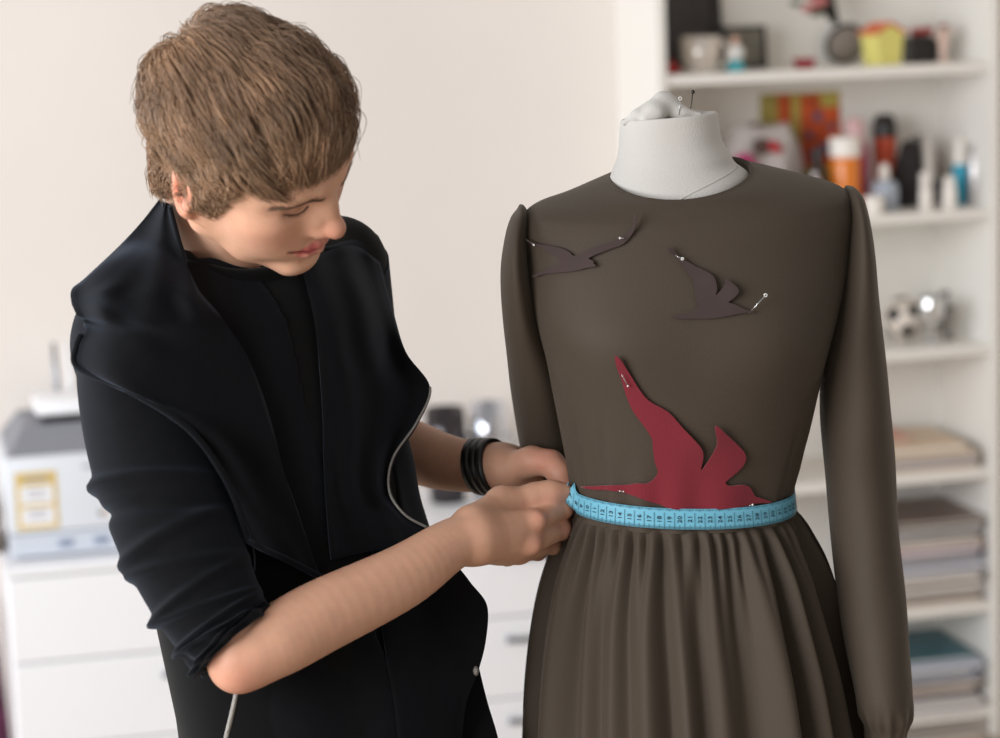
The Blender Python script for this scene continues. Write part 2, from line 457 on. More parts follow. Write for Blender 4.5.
# little red ornament
u = place(675, .24); s = size_px(1, .24)
q = RF(u, .24, Z1); q.sphere((0, 0, 6*s), 6*s, 16); q.sphere((5*s, 0, 3.5*s), 3.5*s, 12); q.sphere((-1*s, 0, 13*s), 2*s, 10); fixn(q.build('ornament', mat('red_glass', (170, 40, 40), .25), smooth=True, label='little red ornament at the left front edge of the top shelf', cat='ornament'))
u = place(806, .2)
q = RF(u, .2, Z1); q.box((-8*s, -8*s, 0), (8*s, 8*s, 9*s), .003); q.box((-9*s, -9*s, 6*s), (9*s, 9*s, 10*s), .002); fixn(q.build('jewellery_box', mat('crimson_lacquer', (150, 24, 48), .4), label='small crimson box alone in the middle of the top shelf', cat='box'))
# hanging flower decoration with a dark cone
u, zc = at(820, 4, .12); s = size_px(1, .12)
t = thing('hanging_decoration', u, .12, zc, 'flower decoration with a black cone hanging at the top of the bookcase', 'decoration')
q = RF(u, .12, zc, rz=.2, ry=-.45); q.lathe((6*s, 0, -26*s), [(3*s, 0), (17*s, 48*s), (15*s, 48*s), (2*s, 6*s)], 24); fixn(q.build('cone', black_gloss, t, smooth=True))
q = RF(u, .12, zc)
for i in range(9):
    a = rng.uniform(0, 6.28); rr = rng.uniform(2, 12)*s; q.sphere((-12*s+rr*math.cos(a), .02+rng.uniform(-.01, .01), 3*s+rr*math.sin(a)), rng.uniform(4, 7)*s, 10, sc=(1, .5, .8))
fixn(q.build('flower', mat('dusty_pink_petal', (196, 120, 120), .7), t, smooth=True))
q = RF(u, .12, zc)
for i in range(8):
    a = rng.uniform(0, 6.28); q.sphere((-14*s+14*s*math.cos(a), .015, 2*s+13*s*math.sin(a)), 5*s, 8, sc=(1.4, .3, .6))
fixn(q.build('leaf', mat('dark_leaf', (70, 84, 66), .7), t, smooth=True))
q = RF(u, .12, zc); q.tube([(-4*s, 0, 8*s), (-4*s, 0, 60*s)], .0012, 6); fixn(q.build('cord', black_gloss, t))
# round dish leaning
u = place(853, .08); s = size_px(1, .08)
t = thing('wicker_dish', u, .08, Z1, 'grey round dish leaning at the back of the top shelf, left of the birdhouse', 'dish')
q = RF(u, .06, Z1+18*s, rx=math.radians(72)); q.lathe((0, 0, 0), [(4*s, 0), (14*s, 2*s), (18*s, 8*s), (20*s, 8*s), (15*s, 0), (4*s, -2*s)], 32); fixn(q.build('dish', mat('grey_wicker', (140, 130, 122), .8), t, smooth=True))
q = RF(u, .06, Z1+18*s, rx=math.radians(72)); q.tube([(19.5*s*math.cos(a), 19.5*s*math.sin(a), 8*s) for a in np.linspace(0, 2*math.pi, 33)[:-1]], 2.2*s, 8, closed=True); fixn(q.build('rim', dark_grey, t, smooth=True))
# birdhouse
v = .17; u = place(885, v); s = size_px(.86, v)
t = thing('birdhouse', u, v, Z1, 'yellow wooden birdhouse with an orange roof on the top shelf', 'birdhouse')
q = RF(u, v, Z1, rz=-.28); q.prism([(-15*s, 0), (15*s, 0), (20*s, 36*s), (0, 47*s), (-20*s, 36*s)], -18*s, 12*s); fixn(q.build('body', mat('yellow_paint', (232, 224, 130), .6), t))
q = RF(u, v, Z1, rz=-.28)
for sg in (-1, 1):
    L = math.hypot(23, 12.6)*s; a = math.atan2(12.6, 23)
    q.box((0, -20*s, 0), (L, 15*s, 2.4*s), .001, np.array(Matrix.Translation((0, 0, 47.5*s)) @ (Matrix.Rotation(a, 4, 'Y') if sg > 0 else Matrix.Rotation(math.pi-a, 4, 'Y') @ Matrix.Translation((0, 0, -2.4*s)))))
fixn(q.build('roof', mat('orange_paint', (226, 116, 74), .6), t))
# dark camera-like box, red bow, pink figurine, pale glass
u = place(921, .14); s = size_px(1, .14)
t = thing('gift_box', u, .14, Z1, 'black box topped with a red bow, right of the yellow birdhouse', 'box')
q = RF(u, .14, Z1, rz=.1); q.box((-15*s, -14*s, 0), (15*s, 14*s, 27*s), .004); fixn(q.build('box', black_gloss, t))
q = RF(u, .14, Z1, rz=.1); q.sphere((-5*s, 4*s, 31*s), 6*s, 12, sc=(1.2, .7, .7)); q.sphere((6*s, 4*s, 32*s), 6*s, 12, sc=(1.2, .7, .7)); q.sphere((0, 5*s, 30*s), 3*s, 10); fixn(q.build('bow', mat('dark_red_ribbon', (160, 30, 34), .5), t, smooth=True))
u = place(944, .19); s = size_px(1, .19)
t = thing('figurine', u, .19, Z1, 'slim pale pink figurine with a dark cap, right of the black box', 'figurine')
q = RF(u, .19, Z1); q.lathe((0, 0, 0), [(6*s, 0), (6*s, 2*s), (3*s, 5*s), (5*s, 16*s), (6*s, 25*s), (3*s, 30*s), (1*s, 31*s)], 20); fixn(q.build('torso', mat('shell_pink', (214, 186, 172), .5), t, smooth=True))
q = RF(u, .19, Z1); q.sphere((0, 0, 33*s), 4*s, 12); q.tube([(3*s, 0, 27*s), (10*s, 0, 30*s), (12*s, 0, 36*s)], 1.6*s, 8); q.tube([(-3*s, 0, 27*s), (-8*s, 0, 30*s), (-10*s, 0, 24*s)], 1.6*s, 8); fixn(q.build('head', mat('shell_pink', (0, 0, 0)), t, smooth=True))
q = RF(u, .19, Z1); q.lathe((0, 0, 34*s), [(5*s, 0), (4*s, 3*s), (1*s, 5*s)], 14); fixn(q.build('cap', mat('brick_red', (140, 70, 62), .6), t, smooth=True))
bot('glass_vase', 961, 973, 26, .12, Z1, 'narrow greyish glass vase near the right end of the top shelf', 'vase', [(.9, 0), (1, .05), (.95, .5), (.8, .85), (1, 1), (.85, 1), (.7, .8), (.8, .1)], None, mat('smoky_glass', (190, 186, 172), .2, trans=.3), None)
# --- second shelf
v = .02; ua, ub = place(763, v), place(843, v); zt = at(803, 92, v)[1]
t = thing('picture_board', (ua+ub)/2, v, Z2, 'yellow and orange patterned picture board at the back of the second shelf', 'board')
q = RF((ua+ub)/2, .012, Z2, rx=.03); w2 = (ub-ua)/2; hb = zt-Z2; q.box((-w2, 0, 0), (w2, .004, hb), .001); fixn(q.build('board', mat('ochre_card', (176, 160, 84), .7, vary=.3, vary_scale=30), t))
q = RF((ua+ub)/2, .012, Z2, rx=.03)
q.box((.0, .0035, hb*.35), (w2*.98, .006, hb*.97)); q.box((-w2*.55, .0035, hb*.72), (-w2*.25, .006, hb*.98)); fixn(q.build('print', mat('orange_print', (214, 92, 44), .7, vary=.35, vary_scale=40), t))
for (a, c, r) in ((.42, .78, .011), (.55, .5, .013), (.2, .62, .009), (.75, .68, .008), (.3, .45, .01)): q = RF((ua+ub)/2, .012, Z2, rx=.03); q.lathe((0, 0, 0), [(r, 0), (r, .0015)], 18, np.array(Matrix.Translation((w2*a, .0075, hb*c)) @ Matrix.Rotation(math.pi/2, 4, 'X'))); fixn(q.build('dot', mat('slate_blue_print', (96, 96, 128), .7), t))
q = RF((ua+ub)/2, .012, Z2, rx=.03); q.box((w2*.5, .0035, hb*.86), (w2*.95, .0068, hb*.98)); fixn(q.build('patch', mat('yellow_print', (190, 176, 88), .7), t))
q = RF((ua+ub)/2, .012, Z2, rx=.03); q.box((-w2*.2, .0035, hb*.8), (-.002, .0068, hb*.97)); fixn(q.build('patch', mat('yellow_print', (190, 176, 88), .7), t))
# crumpled white bag with a magenta tie
v = .13; u = place(757, v); s = size_px(1, v)
t = thing('gift_bag', u, v, Z2, 'crumpled white plastic bag with a magenta bow on the second shelf', 'bag')
g = np.zeros((14, 30, 3))
zz = np.linspace(0, 1, 14); th = np.arange(30)*2*np.pi/30
for i, z in enumerate(zz):
    w_ = (40+6*math.sin(z*3.1))*s*(1-.28*z**3); dp = 24*s*(1-.55*z)
    for j, a in enumerate(th):
        k = 1+.09*math.sin(5*a+4*z)+.06*math.sin(9*a-7*z+1)
        g[i, j] = (w_*k*math.cos(a)+6*s*z, dp*k*math.sin(a), z*88*s*(1+.04*math.sin(3*a)))
f = grid_faces(14, 30, True)+[list(range(30))[::-1], [13*30+j for j in range(30)]]
q = RF(u, v, Z2); q.add(g.reshape(-1, 3), f); fixn(q.build('bag', mat('white_plastic_film', (206, 198, 196), .35, trans=.1), t, smooth=True))
q = RF(u, v, Z2)
for (a, c, r, sx) in ((-22, 56, 9, 1.3), (-30, 50, 8, 1), (-14, 47, 8, 1.2), (-8, 40, 6, 1.6)): q.sphere((a*s, 24*s, c*s), r*s, 12, sc=(sx, .6, .9))
fixn(q.build('bow', mat('magenta_ribbon', (178, 48, 108), .5), t, smooth=True))
q = RF(u, v, Z2); q.sphere((10*s, 20*s, 69*s), 6*s, 12, sc=(1.2, .6, .9)); q.sphere((17*s, 18*s, 65*s), 4*s, 10); fixn(q.build('tie', mat('red_ribbon', (190, 36, 50), .5), t, smooth=True))
q = RF(u, v, Z2); q.sphere((-2*s, 20*s, 69*s), 8*s, 12, sc=(1.2, .5, 1.1)); fixn(q.build('sticker', mat('brown_print', (84, 62, 56), .6), t, smooth=True))
rs = [(.92, 0), (1, .03), (1, .70), (.9, .78), (.5, .8), (.3, .8)]
bot('dark_bottle', 808, 828, 148, .2, Z2, 'dark bottle with a silver label, left of the orange jar', 'bottle', [(.9, 0), (1, .04), (1, .55), (.6, .68), (.45, .7)], [(.5, .69), (.52, .72), (.5, 1), (.3, 1.0)], mat('black_plastic', (34, 30, 30), .35), mat('black_plastic', (0, 0, 0)))
bot('perfume_flask', 806, 824, 172, .235, Z2, 'silver ball-shaped flask in front of the dark bottle', 'flask', [(.5, 0), (.9, .15), (1, .45), (.8, .75), (.3, .9), (.3, .91)], [(.34, .88), (.34, 1), (.1, 1)], mat('silver_ball', (200, 195, 195), .2, .8), mat('silver_ball', (0, 0, 0)))
bot('plastic_jar', 830, 861, 137, .2, Z2, 'amber orange jar with a white screw cap on the second shelf', 'jar', [(.94, 0), (1, .03), (1, .68), (.9, .74), (.8, .76)], [(.86, .73), (1.04, .75), (1.04, .96), (.98, 1), (.2, 1)], mat('amber_plastic', (226, 128, 44), .25, sss=0), mat('cap_white', (240, 234, 226), .4))
bot('lotion_bottle', 841, 869, 118, .12, Z2, 'magenta bottle with a pale pink top behind the orange jar', 'bottle', [(.95, 0), (1, .03), (1, .62), (.85, .72), (.6, .75)], [(.72, .74), (.75, .76), (.7, .95), (.5, 1), (.1, 1)], mat('magenta_plastic', (176, 36, 92), .3), mat('cap_blush', (226, 186, 186), .4))
bot('drink_shaker', 873, 897, 114, .09, Z2, 'tall orange red shaker with a black lid on the second shelf', 'bottle', [(.8, 0), (.85, .02), (1, .72), (1, .76)], [(1.05, .75), (1.05, .84), (.9, .95), (.6, 1), (.1, 1)], mat('coral_plastic', (206, 84, 52), .25), mat('black_plastic', (0, 0, 0)))
bot('cream_jar', 864, 884, 196, .26, Z2, 'flat white cream jar at the front edge of the second shelf', 'jar', [(.95, 0), (1, .1), (1, .55), (.9, .6)], [(1.05, .58), (1.05, .95), (.9, 1), (.1, 1)], mat('cap_white', (0, 0, 0)), mat('cap_white', (0, 0, 0)))
bot('perfume_bottle', 870, 899, 163, .2, Z2, 'pale bluish perfume bottle with a round white stopper', 'bottle', [(.8, 0), (1, .06), (1, .5), (.75, .62), (.25, .66)], [(.3, .65), (.38, .75), (.34, .95), (.1, 1)], mat('pale_blue_glass', (190, 200, 214), .2, trans=.25), mat('cap_white', (0, 0, 0)))
u = place(905, .14); s = size_px(1, .14)
t = thing('cosmetic_bag', u, .14, Z2, 'slouching black cosmetic bag behind the small bottles', 'bag')
g = np.zeros((10, 24, 3))
for i, z in enumerate(np.linspace(0, 1, 10)):
    for j in range(24):
        a = j*2*math.pi/24; k = 1+.06*math.sin(4*a+5*z)
        g[i, j] = ((20-11*z*z)*s*k*math.cos(a)+7*s*z, (15-9*z)*s*k*math.sin(a), z*66*s)
q = RF(u, .14, Z2); q.add(g.reshape(-1, 3), grid_faces(10, 24, True)+[list(range(24))[::-1], [9*24+j for j in range(24)]]); fixn(q.build('bag', mat('black_cloth', (36, 33, 33), .8), t, smooth=True))
q = RF(u, .14, Z2); q.tube([(2*s, 0, 60*s), (4*s, 8*s, 68*s), (14*s, 6*s, 72*s), (17*s, 0, 62*s)], 1.4*s, 8); fixn(q.build('strap', mat('black_cloth', (0, 0, 0)), t, smooth=True))
bot('spray_bottle', 917, 937, 138, .13, Z2, 'cone shaped pale spray bottle with a dark blue band', 'bottle', [(.95, 0), (1, .03), (1, .3), (.9, .38)], [(.92, .37), (.8, .5), (.5, .9), (.3, 1), (.1, 1)], mat('navy_plastic', (60, 70, 92), .35), mat('pearl_plastic', (222, 214, 206), .3))
bot('cream_tube', 919, 933, 172, .25, Z2, 'small white cream tube at the front, below the cone shaped spray bottle', 'tube', [(.9, 0), (1, .03), (1, .5), (.8, .52)], [(.9, .5), (.9, .95), (.8, 1), (.1, 1)], mat('cap_white', (0, 0, 0)), mat('pearl_plastic', (0, 0, 0)))
bot('stubby_bottle', 942, 957, 176, .25, Z2, 'stubby white bottle in front of the blue one on the second shelf', 'bottle', [(.9, 0), (1, .04), (1, .55), (.85, .65), (.7, .66)], [(.8, .65), (.8, .92), (.5, 1), (.1, 1)], mat('cap_white', (0, 0, 0)), mat('cap_white', (0, 0, 0)))
bot('capped_bottle', 952, 968, 137, .17, Z2, 'turquoise blue bottle with a tall white cap near the right panel', 'bottle', [(.7, 0), (.8, .03), (1, .4), (1, .55), (.7, .62)], [(.8, .6), (.78, .8), (.62, .96), (.3, 1), (.1, 1)], mat('turquoise_plastic', (30, 160, 190), .25), mat('cap_white', (0, 0, 0)))
bot('deodorant_can', 968, 982, 143, .2, Z2, 'tall silvery white spray can beside the right panel', 'can', [(.92, 0), (1, .02), (1, .8), (.8, .84)], [(.85, .83), (.85, .97), (.7, 1), (.1, 1)], mat('silver_can', (214, 210, 210), .3, .5), mat('grey_cap', (160, 156, 152), .4))
bot('slim_bottle', 982, 989, 152, .14, Z2, 'thin dark brown bottle squeezed against the right panel', 'bottle', [(.95, 0), (1, .02), (1, .75), (.7, .8)], [(.75, .78), (.75, .98), (.6, 1), (.1, 1)], mat('brown_plastic', (86, 70, 64), .4), mat('black_plastic', (0, 0, 0)))
u = place(936, .12); s = size_px(1, .12)
q = RF(u, .1, Z2, rz=.1); q.box((-16*s, -6*s, 0), (16*s, 6*s, 34*s), .003); q.box((-15*s, 6*s, 6*s), (15*s, 6.4*s, 28*s), .0005); fixn(q.build('carton', mat('taupe_card', (146, 134, 124), .7), label='small taupe carton behind the white tubes on the second shelf', cat='box'))
# --- third shelf: football, glass, silver cup, small frame
u = place(903, .14); s = size_px(1, .14); R_ = 22*s
t = thing('football', u, .14, Z3, 'small white football with black patches on the third shelf', 'ball')
bm = bmesh.new(); bmesh.ops.create_icosphere(bm, subdivisions=4, radius=1.0)
ico = []
ph = (1+5**.5)/2
for a in (-1, 1):
    for c in (-ph, ph): ico += [(0, a, c), (a, c, 0), (c, 0, a)]
ico = np.array(ico)/math.sqrt(1+ph*ph)
Rr = np.array(Matrix.Rotation(.5, 3, 'X') @ Matrix.Rotation(.35, 3, 'Z'))
vv = np.array([list(v_.co) for v_ in bm.verts]); ff = [[v_.index for v_ in f_.verts] for f_ in bm.faces]; bm.free()
cen = np.array([vv[f_].mean(0) for f_ in ff]); cen /= np.linalg.norm(cen, axis=1)[:, None]
blk = (cen @ (ico @ Rr.T).T).max(1) > math.cos(.36)
q = RF(u, .14, Z3+R_); q.add(vv*R_, [f_ for f_, k in zip(ff, blk) if not k]); fixn(q.build('ball', mat('ball_white', (226, 214, 202), .4), t, smooth=True))
q = RF(u, .14, Z3+R_); q.add(vv*R_*1.002, [f_ for f_, k in zip(ff, blk) if k]); q.build('patches', mat('ball_black', (28, 26, 26), .4), t, smooth=True)
bot('glass_goblet', 917, 944, 297, .22, Z3, 'shiny silver glass goblet in front of the football', 'goblet', [(.7, 0), (.75, .03), (.15, .1), (.13, .3), (.5, .38), (1, .62), (1, .85), (.85, 1), (.78, 1), (.9, .8), (.85, .62), (.3, .42)], None, mat('mirror_glass', (222, 222, 222), .06, .85), None)
bot('silver_cup', 941, 956, 306, .2, Z3, 'little grey metal cup between the goblet and the dark frame', 'cup', [(.7, 0), (.8, .04), (1, .9), (1, 1), (.9, 1), (.75, .1)], None, mat('grey_metal', (150, 146, 142), .25, .7), None)
u = place(953, .1); s = size_px(1, .1)
t = thing('photo_frame', u, .1, Z3, 'narrow dark photo frame leaning at the right of the third shelf', 'photo frame')
q = RF(u, .08, Z3, rx=.15, rz=.35)
for a in ((-10, -7, 0, 42), (7, 10, 0, 42), (-10, 10, 0, 3), (-10, 10, 39, 42)): q.box((a[0]*s, 0, a[2]*s), (a[1]*s, .012, a[3]*s), .001)
fixn(q.build('frame', mat('dark_wood', (58, 48, 44), .5), t))
q = RF(u, .08, Z3, rx=.15, rz=.35); q.box((-8*s, .002, 2*s), (8*s, .006, 40*s)); fixn(q.build('photo', mat('pale_photo', (176, 170, 164), .5, vary=.3, vary_scale=30), t))
# --- fourth shelf: big books
def book(u, v, z, w, d, h, rz, label, cover, pages, cat='book', name='book', group=None):
    t = thing(name, u, v, z, label, cat, group)
    M = np.array(Matrix.Rotation(rz, 4, 'Z'))
    q = RF(u, v, z, rz); q.box((-w/2, -d/2, 0), (w/2, d/2, h*.18), .0006); q.box((-w/2, -d/2, h*.82), (w/2, d/2, h), .0006); q.box((-w/2, -d/2, 0), (-w/2+.003, d/2, h), .0006); fixn(q.build('cover', cover, t))
    q = RF(u, v, z, rz); q.box((-w/2+.002, -d/2+.003, h*.08), (w/2-.003, d/2-.003, h*.92)); fixn(q.build('pages', pages, t))
    return t
pg = mat('paper_edge', (226, 218, 208), .8, bump=.4, bump_scale=300)
cov = lambda n, c: mat('cover_'+n, c, .35)
uR = BW-T_-.005
book(uR-.155, .165, Z4, .27, .24, .040, .02, 'thick cream boxed book lying at the bottom of the pile on the fourth shelf', cov('cream', (214, 196, 176)), mat('grey_pages', (176, 168, 166), .7))
book(uR-.165, .16, Z4+.041, .25, .225, .018, .05, 'wide beige book lying on the thick cream boxed book', cov('sand', (216, 190, 160)), pg)
book(uR-.22, .13, Z4+.060, .15, .15, .008, .1, 'thin coral pink booklet on top of the beige book', cov('coral', (212, 138, 112)), pg)
# --- magazine stacks
pal = [('grey', (150, 142, 138)), ('white', (226, 224, 226)), ('dark_blue', (58, 66, 98)), ('pale_blue', (190, 200, 226)), ('beige', (196, 180, 166)), ('brown', (120, 100, 92)), ('charcoal', (70, 66, 70)), ('lilac', (186, 178, 204)), ('pink', (206, 160, 156)), ('teal', (60, 110, 124))]
ordn = ['lowest', 'second', 'third', 'fourth', 'fifth', 'sixth', 'seventh', 'eighth', 'ninth', 'tenth', 'eleventh', 'twelfth', 'thirteenth', 'fourteenth', 'fifteenth', 'sixteenth', 'seventeenth', 'eighteenth', 'nineteenth', 'twentieth']
def stack(zb, hmax, seq, where, group):
    z = zb; i = 0
    while z < zb+hmax and i < len(seq):
        n, th = seq[i]; c = dict(pal)[n]
        lab = ('%s magazine lying %s from the bottom of %s' % (n.replace('_', ' '), ordn[i], where)) if i else ('%s magazine lying lowest of %s' % (n.replace('_', ' '), where))
        book(uR-.118+rng.uniform(-.016, .010), .165+rng.uniform(-.02, .018), z, .215+rng.uniform(-.012, .012), .245+rng.uniform(-.03, .02), th, rng.uniform(-.05, .05), lab, cov(n, c), pg, 'magazine', 'magazine', group)
        z += th+.0004; i += 1
seqA = [('beige', .012), ('grey', .010), ('beige', .011), ('white', .012), ('grey', .009), ('beige', .012), ('white', .008), ('brown', .006), ('pale_blue', .014), ('white', .010), ('dark_blue', .013), ('lilac', .008), ('pink', .007), ('beige', .012), ('charcoal', .010), ('white', .008), ('lilac', .010), ('charcoal', .010), ('brown', .008)]
seqB = [('beige', .012), ('grey', .010), ('beige', .012), ('grey', .010), ('beige', .010), ('brown', .006), ('white', .012), ('lilac', .010), ('white', .012), ('grey', .008), ('pink', .010), ('beige', .012), ('brown', .010), ('pale_blue', .008), ('white', .012), ('teal', .008), ('pale_blue', .012), ('teal', .010)]
stack(Z5, .215, seqA, 'the magazine stack on the fifth shelf', 'magazines stacked on the fifth shelf')
stack(Z6, .20, seqB, 'the magazine stack on the sixth shelf', 'magazines stacked on the sixth shelf')

# ------------------------------------------------------------------ drawer cabinets, printer, router, mugs
CD = .45
def cab(pxa, pxb, label, hpx, rows=4):
    ua = at(pxa, 620, CD)[0]; ub = at(pxb, 620, CD)[0]
    zt = at(60, 565, CD)[1]
    t = thing('drawer_cabinet', (ua+ub)/2, CD/2, 0, label, 'cabinet')
    q = RB(); q.box((ua, .005, .03), (ub, CD-.02, zt-.018), .002); fixn(q.build('carcass', m_white2, t))
    q = RB(); q.box((ua-.002, .003, zt-.018), (ub+.002, CD+.004, zt), .003); fixn(q.build('cabinet_top', m_white2, t))
    q = RB(); q.box((ua+.02, .03, 0), (ub-.02, CD-.06, .03)); fixn(q.build('plinth', m_white2, t))
    top = zt-.022; hs = [.172, .172, .172, 1]
    for i in range(3):
        z1 = top-i*.176; z0 = z1-.172 if i < 2 else .035
        q = RB(); q.box((ua+.003, CD-.02, z0), (ub-.003, CD, z1), .003); dr = fixn(q.build('drawer', m_white2, t))
        h0 = at(hpx, 620, CD)[0]
        q = RB(); zc = z1-.042
        q.box((h0, CD+.018, zc-.006), (h0+.12, CD+.026, zc+.006), .003); q.box((h0+.008, CD-.002, zc-.004), (h0+.016, CD+.02, zc+.004)); q.box((h0+.104, CD-.002, zc-.004), (h0+.112, CD+.02, zc+.004)); fixn(q.build('handle', m_metal, dr))
    return zt
CT = cab(9, 366, 'wide white drawer cabinet under the printer', 158)
cab(398, 612, 'white drawer cabinet seen between the man and the dress', 503)
# printer
pv = CD-.06
ua = at(5, 500, pv)[0]; ub = ua+.42; zt = at(60, 456, pv)[1]; um = (ua+ub)/2
pr = thing('laser_printer', um, pv-.17, CT, 'pale grey laser printer standing on the white cabinet at left', 'printer')
m_pr = mat('printer_grey', (222, 226, 232), .4); m_prd = mat('printer_dark', (134, 136, 144), .5)
q = RB(); q.box((ua, pv-.34, CT+.055), (ub, pv, zt), .008); fixn(q.build('housing', m_pr, pr, auto=35))
q = RB(); q.box((ua+.004, pv-.33, CT+.006), (ub-.004, pv-.006, CT+.053), .004); tr = fixn(q.build('paper_tray', mat('printer_tray', (206, 212, 222), .4), pr))
for a in (.10, .17):
    q = RB(); q.box((ua+a, pv-.008, CT+.022), (ua+a+.03, pv-.004, CT+.036), .001)
    fixn(q.build('tray_grip', mat('tray_mark', (130, 142, 168), .4), tr))
q = RB(); zl = zt+.045
q.add([(ua+.01, pv-.02, zt), (ub-.01, pv-.02, zt), (ub-.01, pv-.34, zt), (ua+.01, pv-.34, zt), (ua+.05, pv-.12, zl), (ub-.05, pv-.12, zl), (ub-.05, pv-.33, zl), (ua+.05, pv-.33, zl)], [[3, 2, 1, 0], [4, 5, 6, 7], [0, 1, 5, 4], [1, 2, 6, 5], [2, 3, 7, 6], [3, 0, 4, 7]]); fixn(q.build('lid', m_prd, pr))
q = RB(); x0, z0 = at(18, 531, pv); x1, z1 = at(56, 470, pv); q.box((x0, pv-.001, z0), (x1, pv+.0008, z1)); st = fixn(q.build('sticker', mat('ochre_label', (220, 192, 122), .5), pr))
q = RB(); hh = z1-z0; ww = x1-x0
q.box((x0+ww*.1, pv, z0+hh*.08), (x1-ww*.1, pv+.0016, z0+hh*.38)); q.box((x0+ww*.1, pv, z0+hh*.44), (x1-ww*.1, pv+.0016, z0+hh*.76)); sw = fixn(q.build('panel', mat('label_white', (240, 240, 242), .5), st))
q = RB()
for zf in (.2, .3, .55, .66): q.box((x0+ww*.28, pv+.0012, z0+hh*zf), (x0+ww*.72, pv+.0022, z0+hh*(zf+.03)))
q.box((x0+ww*.2, pv, z0+hh*.84), (x1-ww*.2, pv+.0016, z0+hh*.9)); fixn(q.build('print', mat('label_grey', (158, 160, 170), .5), st))
for i, (c, dx, dz) in enumerate((((70, 160, 90), -.5, .5), ((210, 70, 60), .5, .5), ((230, 190, 70), .5, -.5), ((90, 110, 200), -.5, -.5))):
    x, z = at(102, 513, pv); r = .006
    q = RB(); q.box((x+dx*r-r*.5, pv-.001, z+dz*r-r*.5), (x+dx*r+r*.5, pv+.0008, z+dz*r+r*.5)); fixn(q.build('logo', mat('logo_%d' % i, c, .4), pr))
q = RB(); x, z = at(88, 466, pv); q.box((x-.012, pv-.001, z-.003), (x+.016, pv+.0008, z+.003)); fixn(q.build('nameplate', mat('label_grey', (0, 0, 0)), pr))
# router on the printer
x0, z0 = at(36, 430, pv-.16); rz0 = zl
rt = thing('router', x0+.1, pv-.2, rz0, 'white router with an upright antenna on top of the printer', 'router')
q = RB(); q.box((x0+.012, pv-.29, rz0), (x0+.20, pv-.14, rz0+.014), .003); fixn(q.build('base', black_gloss, rt))
q = RB(); q.box((x0, pv-.30, rz0+.014), (x0+.21, pv-.13, rz0+.042), .010); fixn(q.build('case', m_white2, rt, auto=40))
for px_, mt in ((58, m_metal), (72, m_white2)):
    xa, _z = at(px_, 400, pv-.28); zt2 = at(px_, 344, pv-.28)[1]
    q = RB(); q.tube([(xa, pv-.302, rz0+.02), (xa, pv-.302, rz0+.05), (xa-.001, pv-.302, zt2)], [.006, .0055, .0045], 12); fixn(q.build('antenna', mt, rt, smooth=True))
# brown box left of the printer, purple bag beside the cabinet
q = RB(); xa, za = at(6, 560, .2); q.box((ua-.09, .12, CT), (ua-.012, .30, CT+.09), .003); q.box((ua-.092, .118, CT+.07), (ua-.010, .302, CT+.092), .003); fixn(q.build('storage_box', mat('brown_board', (112, 96, 84), .7), label='small brown box at the left end of the cabinet beside the printer', cat='box'))
g = np.zeros((16, 24, 3)); ue = at(9, 650, .3)[0]
for i, z in enumerate(np.linspace(0, 1, 16)):
    for j in range(24):
        a = j*2*math.pi/24; k = 1+.06*math.sin(6*a+3*z)
        g[i, j] = (ue-.122+(.12-.03*z)*k*math.cos(a), .30+(.10-.05*z)*k*math.sin(a), .005+z*.54)
bg = empty('shopping_bag', W3(ue-.135, .3, 0), 'purple and dark red bag standing on the floor beside the cabinet', 'bag')
q = RB(); q.add(g.reshape(-1, 3), grid_faces(16, 24, True)+[list(range(24))[::-1]]); fixn(q.build('body', mat('plum_fabric', (112, 44, 82), .7, vary=.7, vary_scale=18), bg, smooth=True))
for sg in (-.04, .04):
    q = RB(); q.tube([(ue-.18, .3+sg, .53), (ue-.17, .3+sg, .61), (ue-.13, .3+sg, .65), (ue-.09, .3+sg, .61), (ue-.08, .3+sg, .53)], .006, 8); fixn(q.build('handle', mat('plum_dark', (66, 24, 40), .6), bg, smooth=True))
def cup(px0, px1, pyt, v, label, m, name='mug'):
    u = place(0, 0) if False else at((px0+px1)/2, 420, v)[0]; d_ = (W3(u, v, .8)-EYE)@CF; r = (px1-px0)/2*d_/FPX; h = at((px0+px1)/2, pyt, v)[1]-CT
    t = thing(name, u, v, CT, label, 'mug')
    q = RF(u, v, CT); q.lathe((0, 0, 0), [(r*.78, 0), (r*.84, .004), (r*.98, h*.35), (r, h*.7), (r*.95, h), (r*.9, h), (r*.94, h*.7), (r*.9, h*.3), (r*.7, .01)], 40); fixn(q.build('body', m, t, smooth=True))
    q = RF(u, v, CT); q.tube([(r*.9+.026*math.sin(a), 0, h*.55+.03*math.cos(a)) for a in np.linspace(0, math.pi, 14)], .005, 10); fixn(q.build('handle', m, t, smooth=True))
cup(424, 466, 408, .17, 'dark shiny mug on the cabinet behind the raised wrist', mat('dark_chrome', (74, 70, 72), .12, .75))
cup(470, 506, 403, .21, 'bright chrome mug on the cabinet, nearest the dress sleeve', mat('bright_chrome', (196, 198, 206), .10, .9))
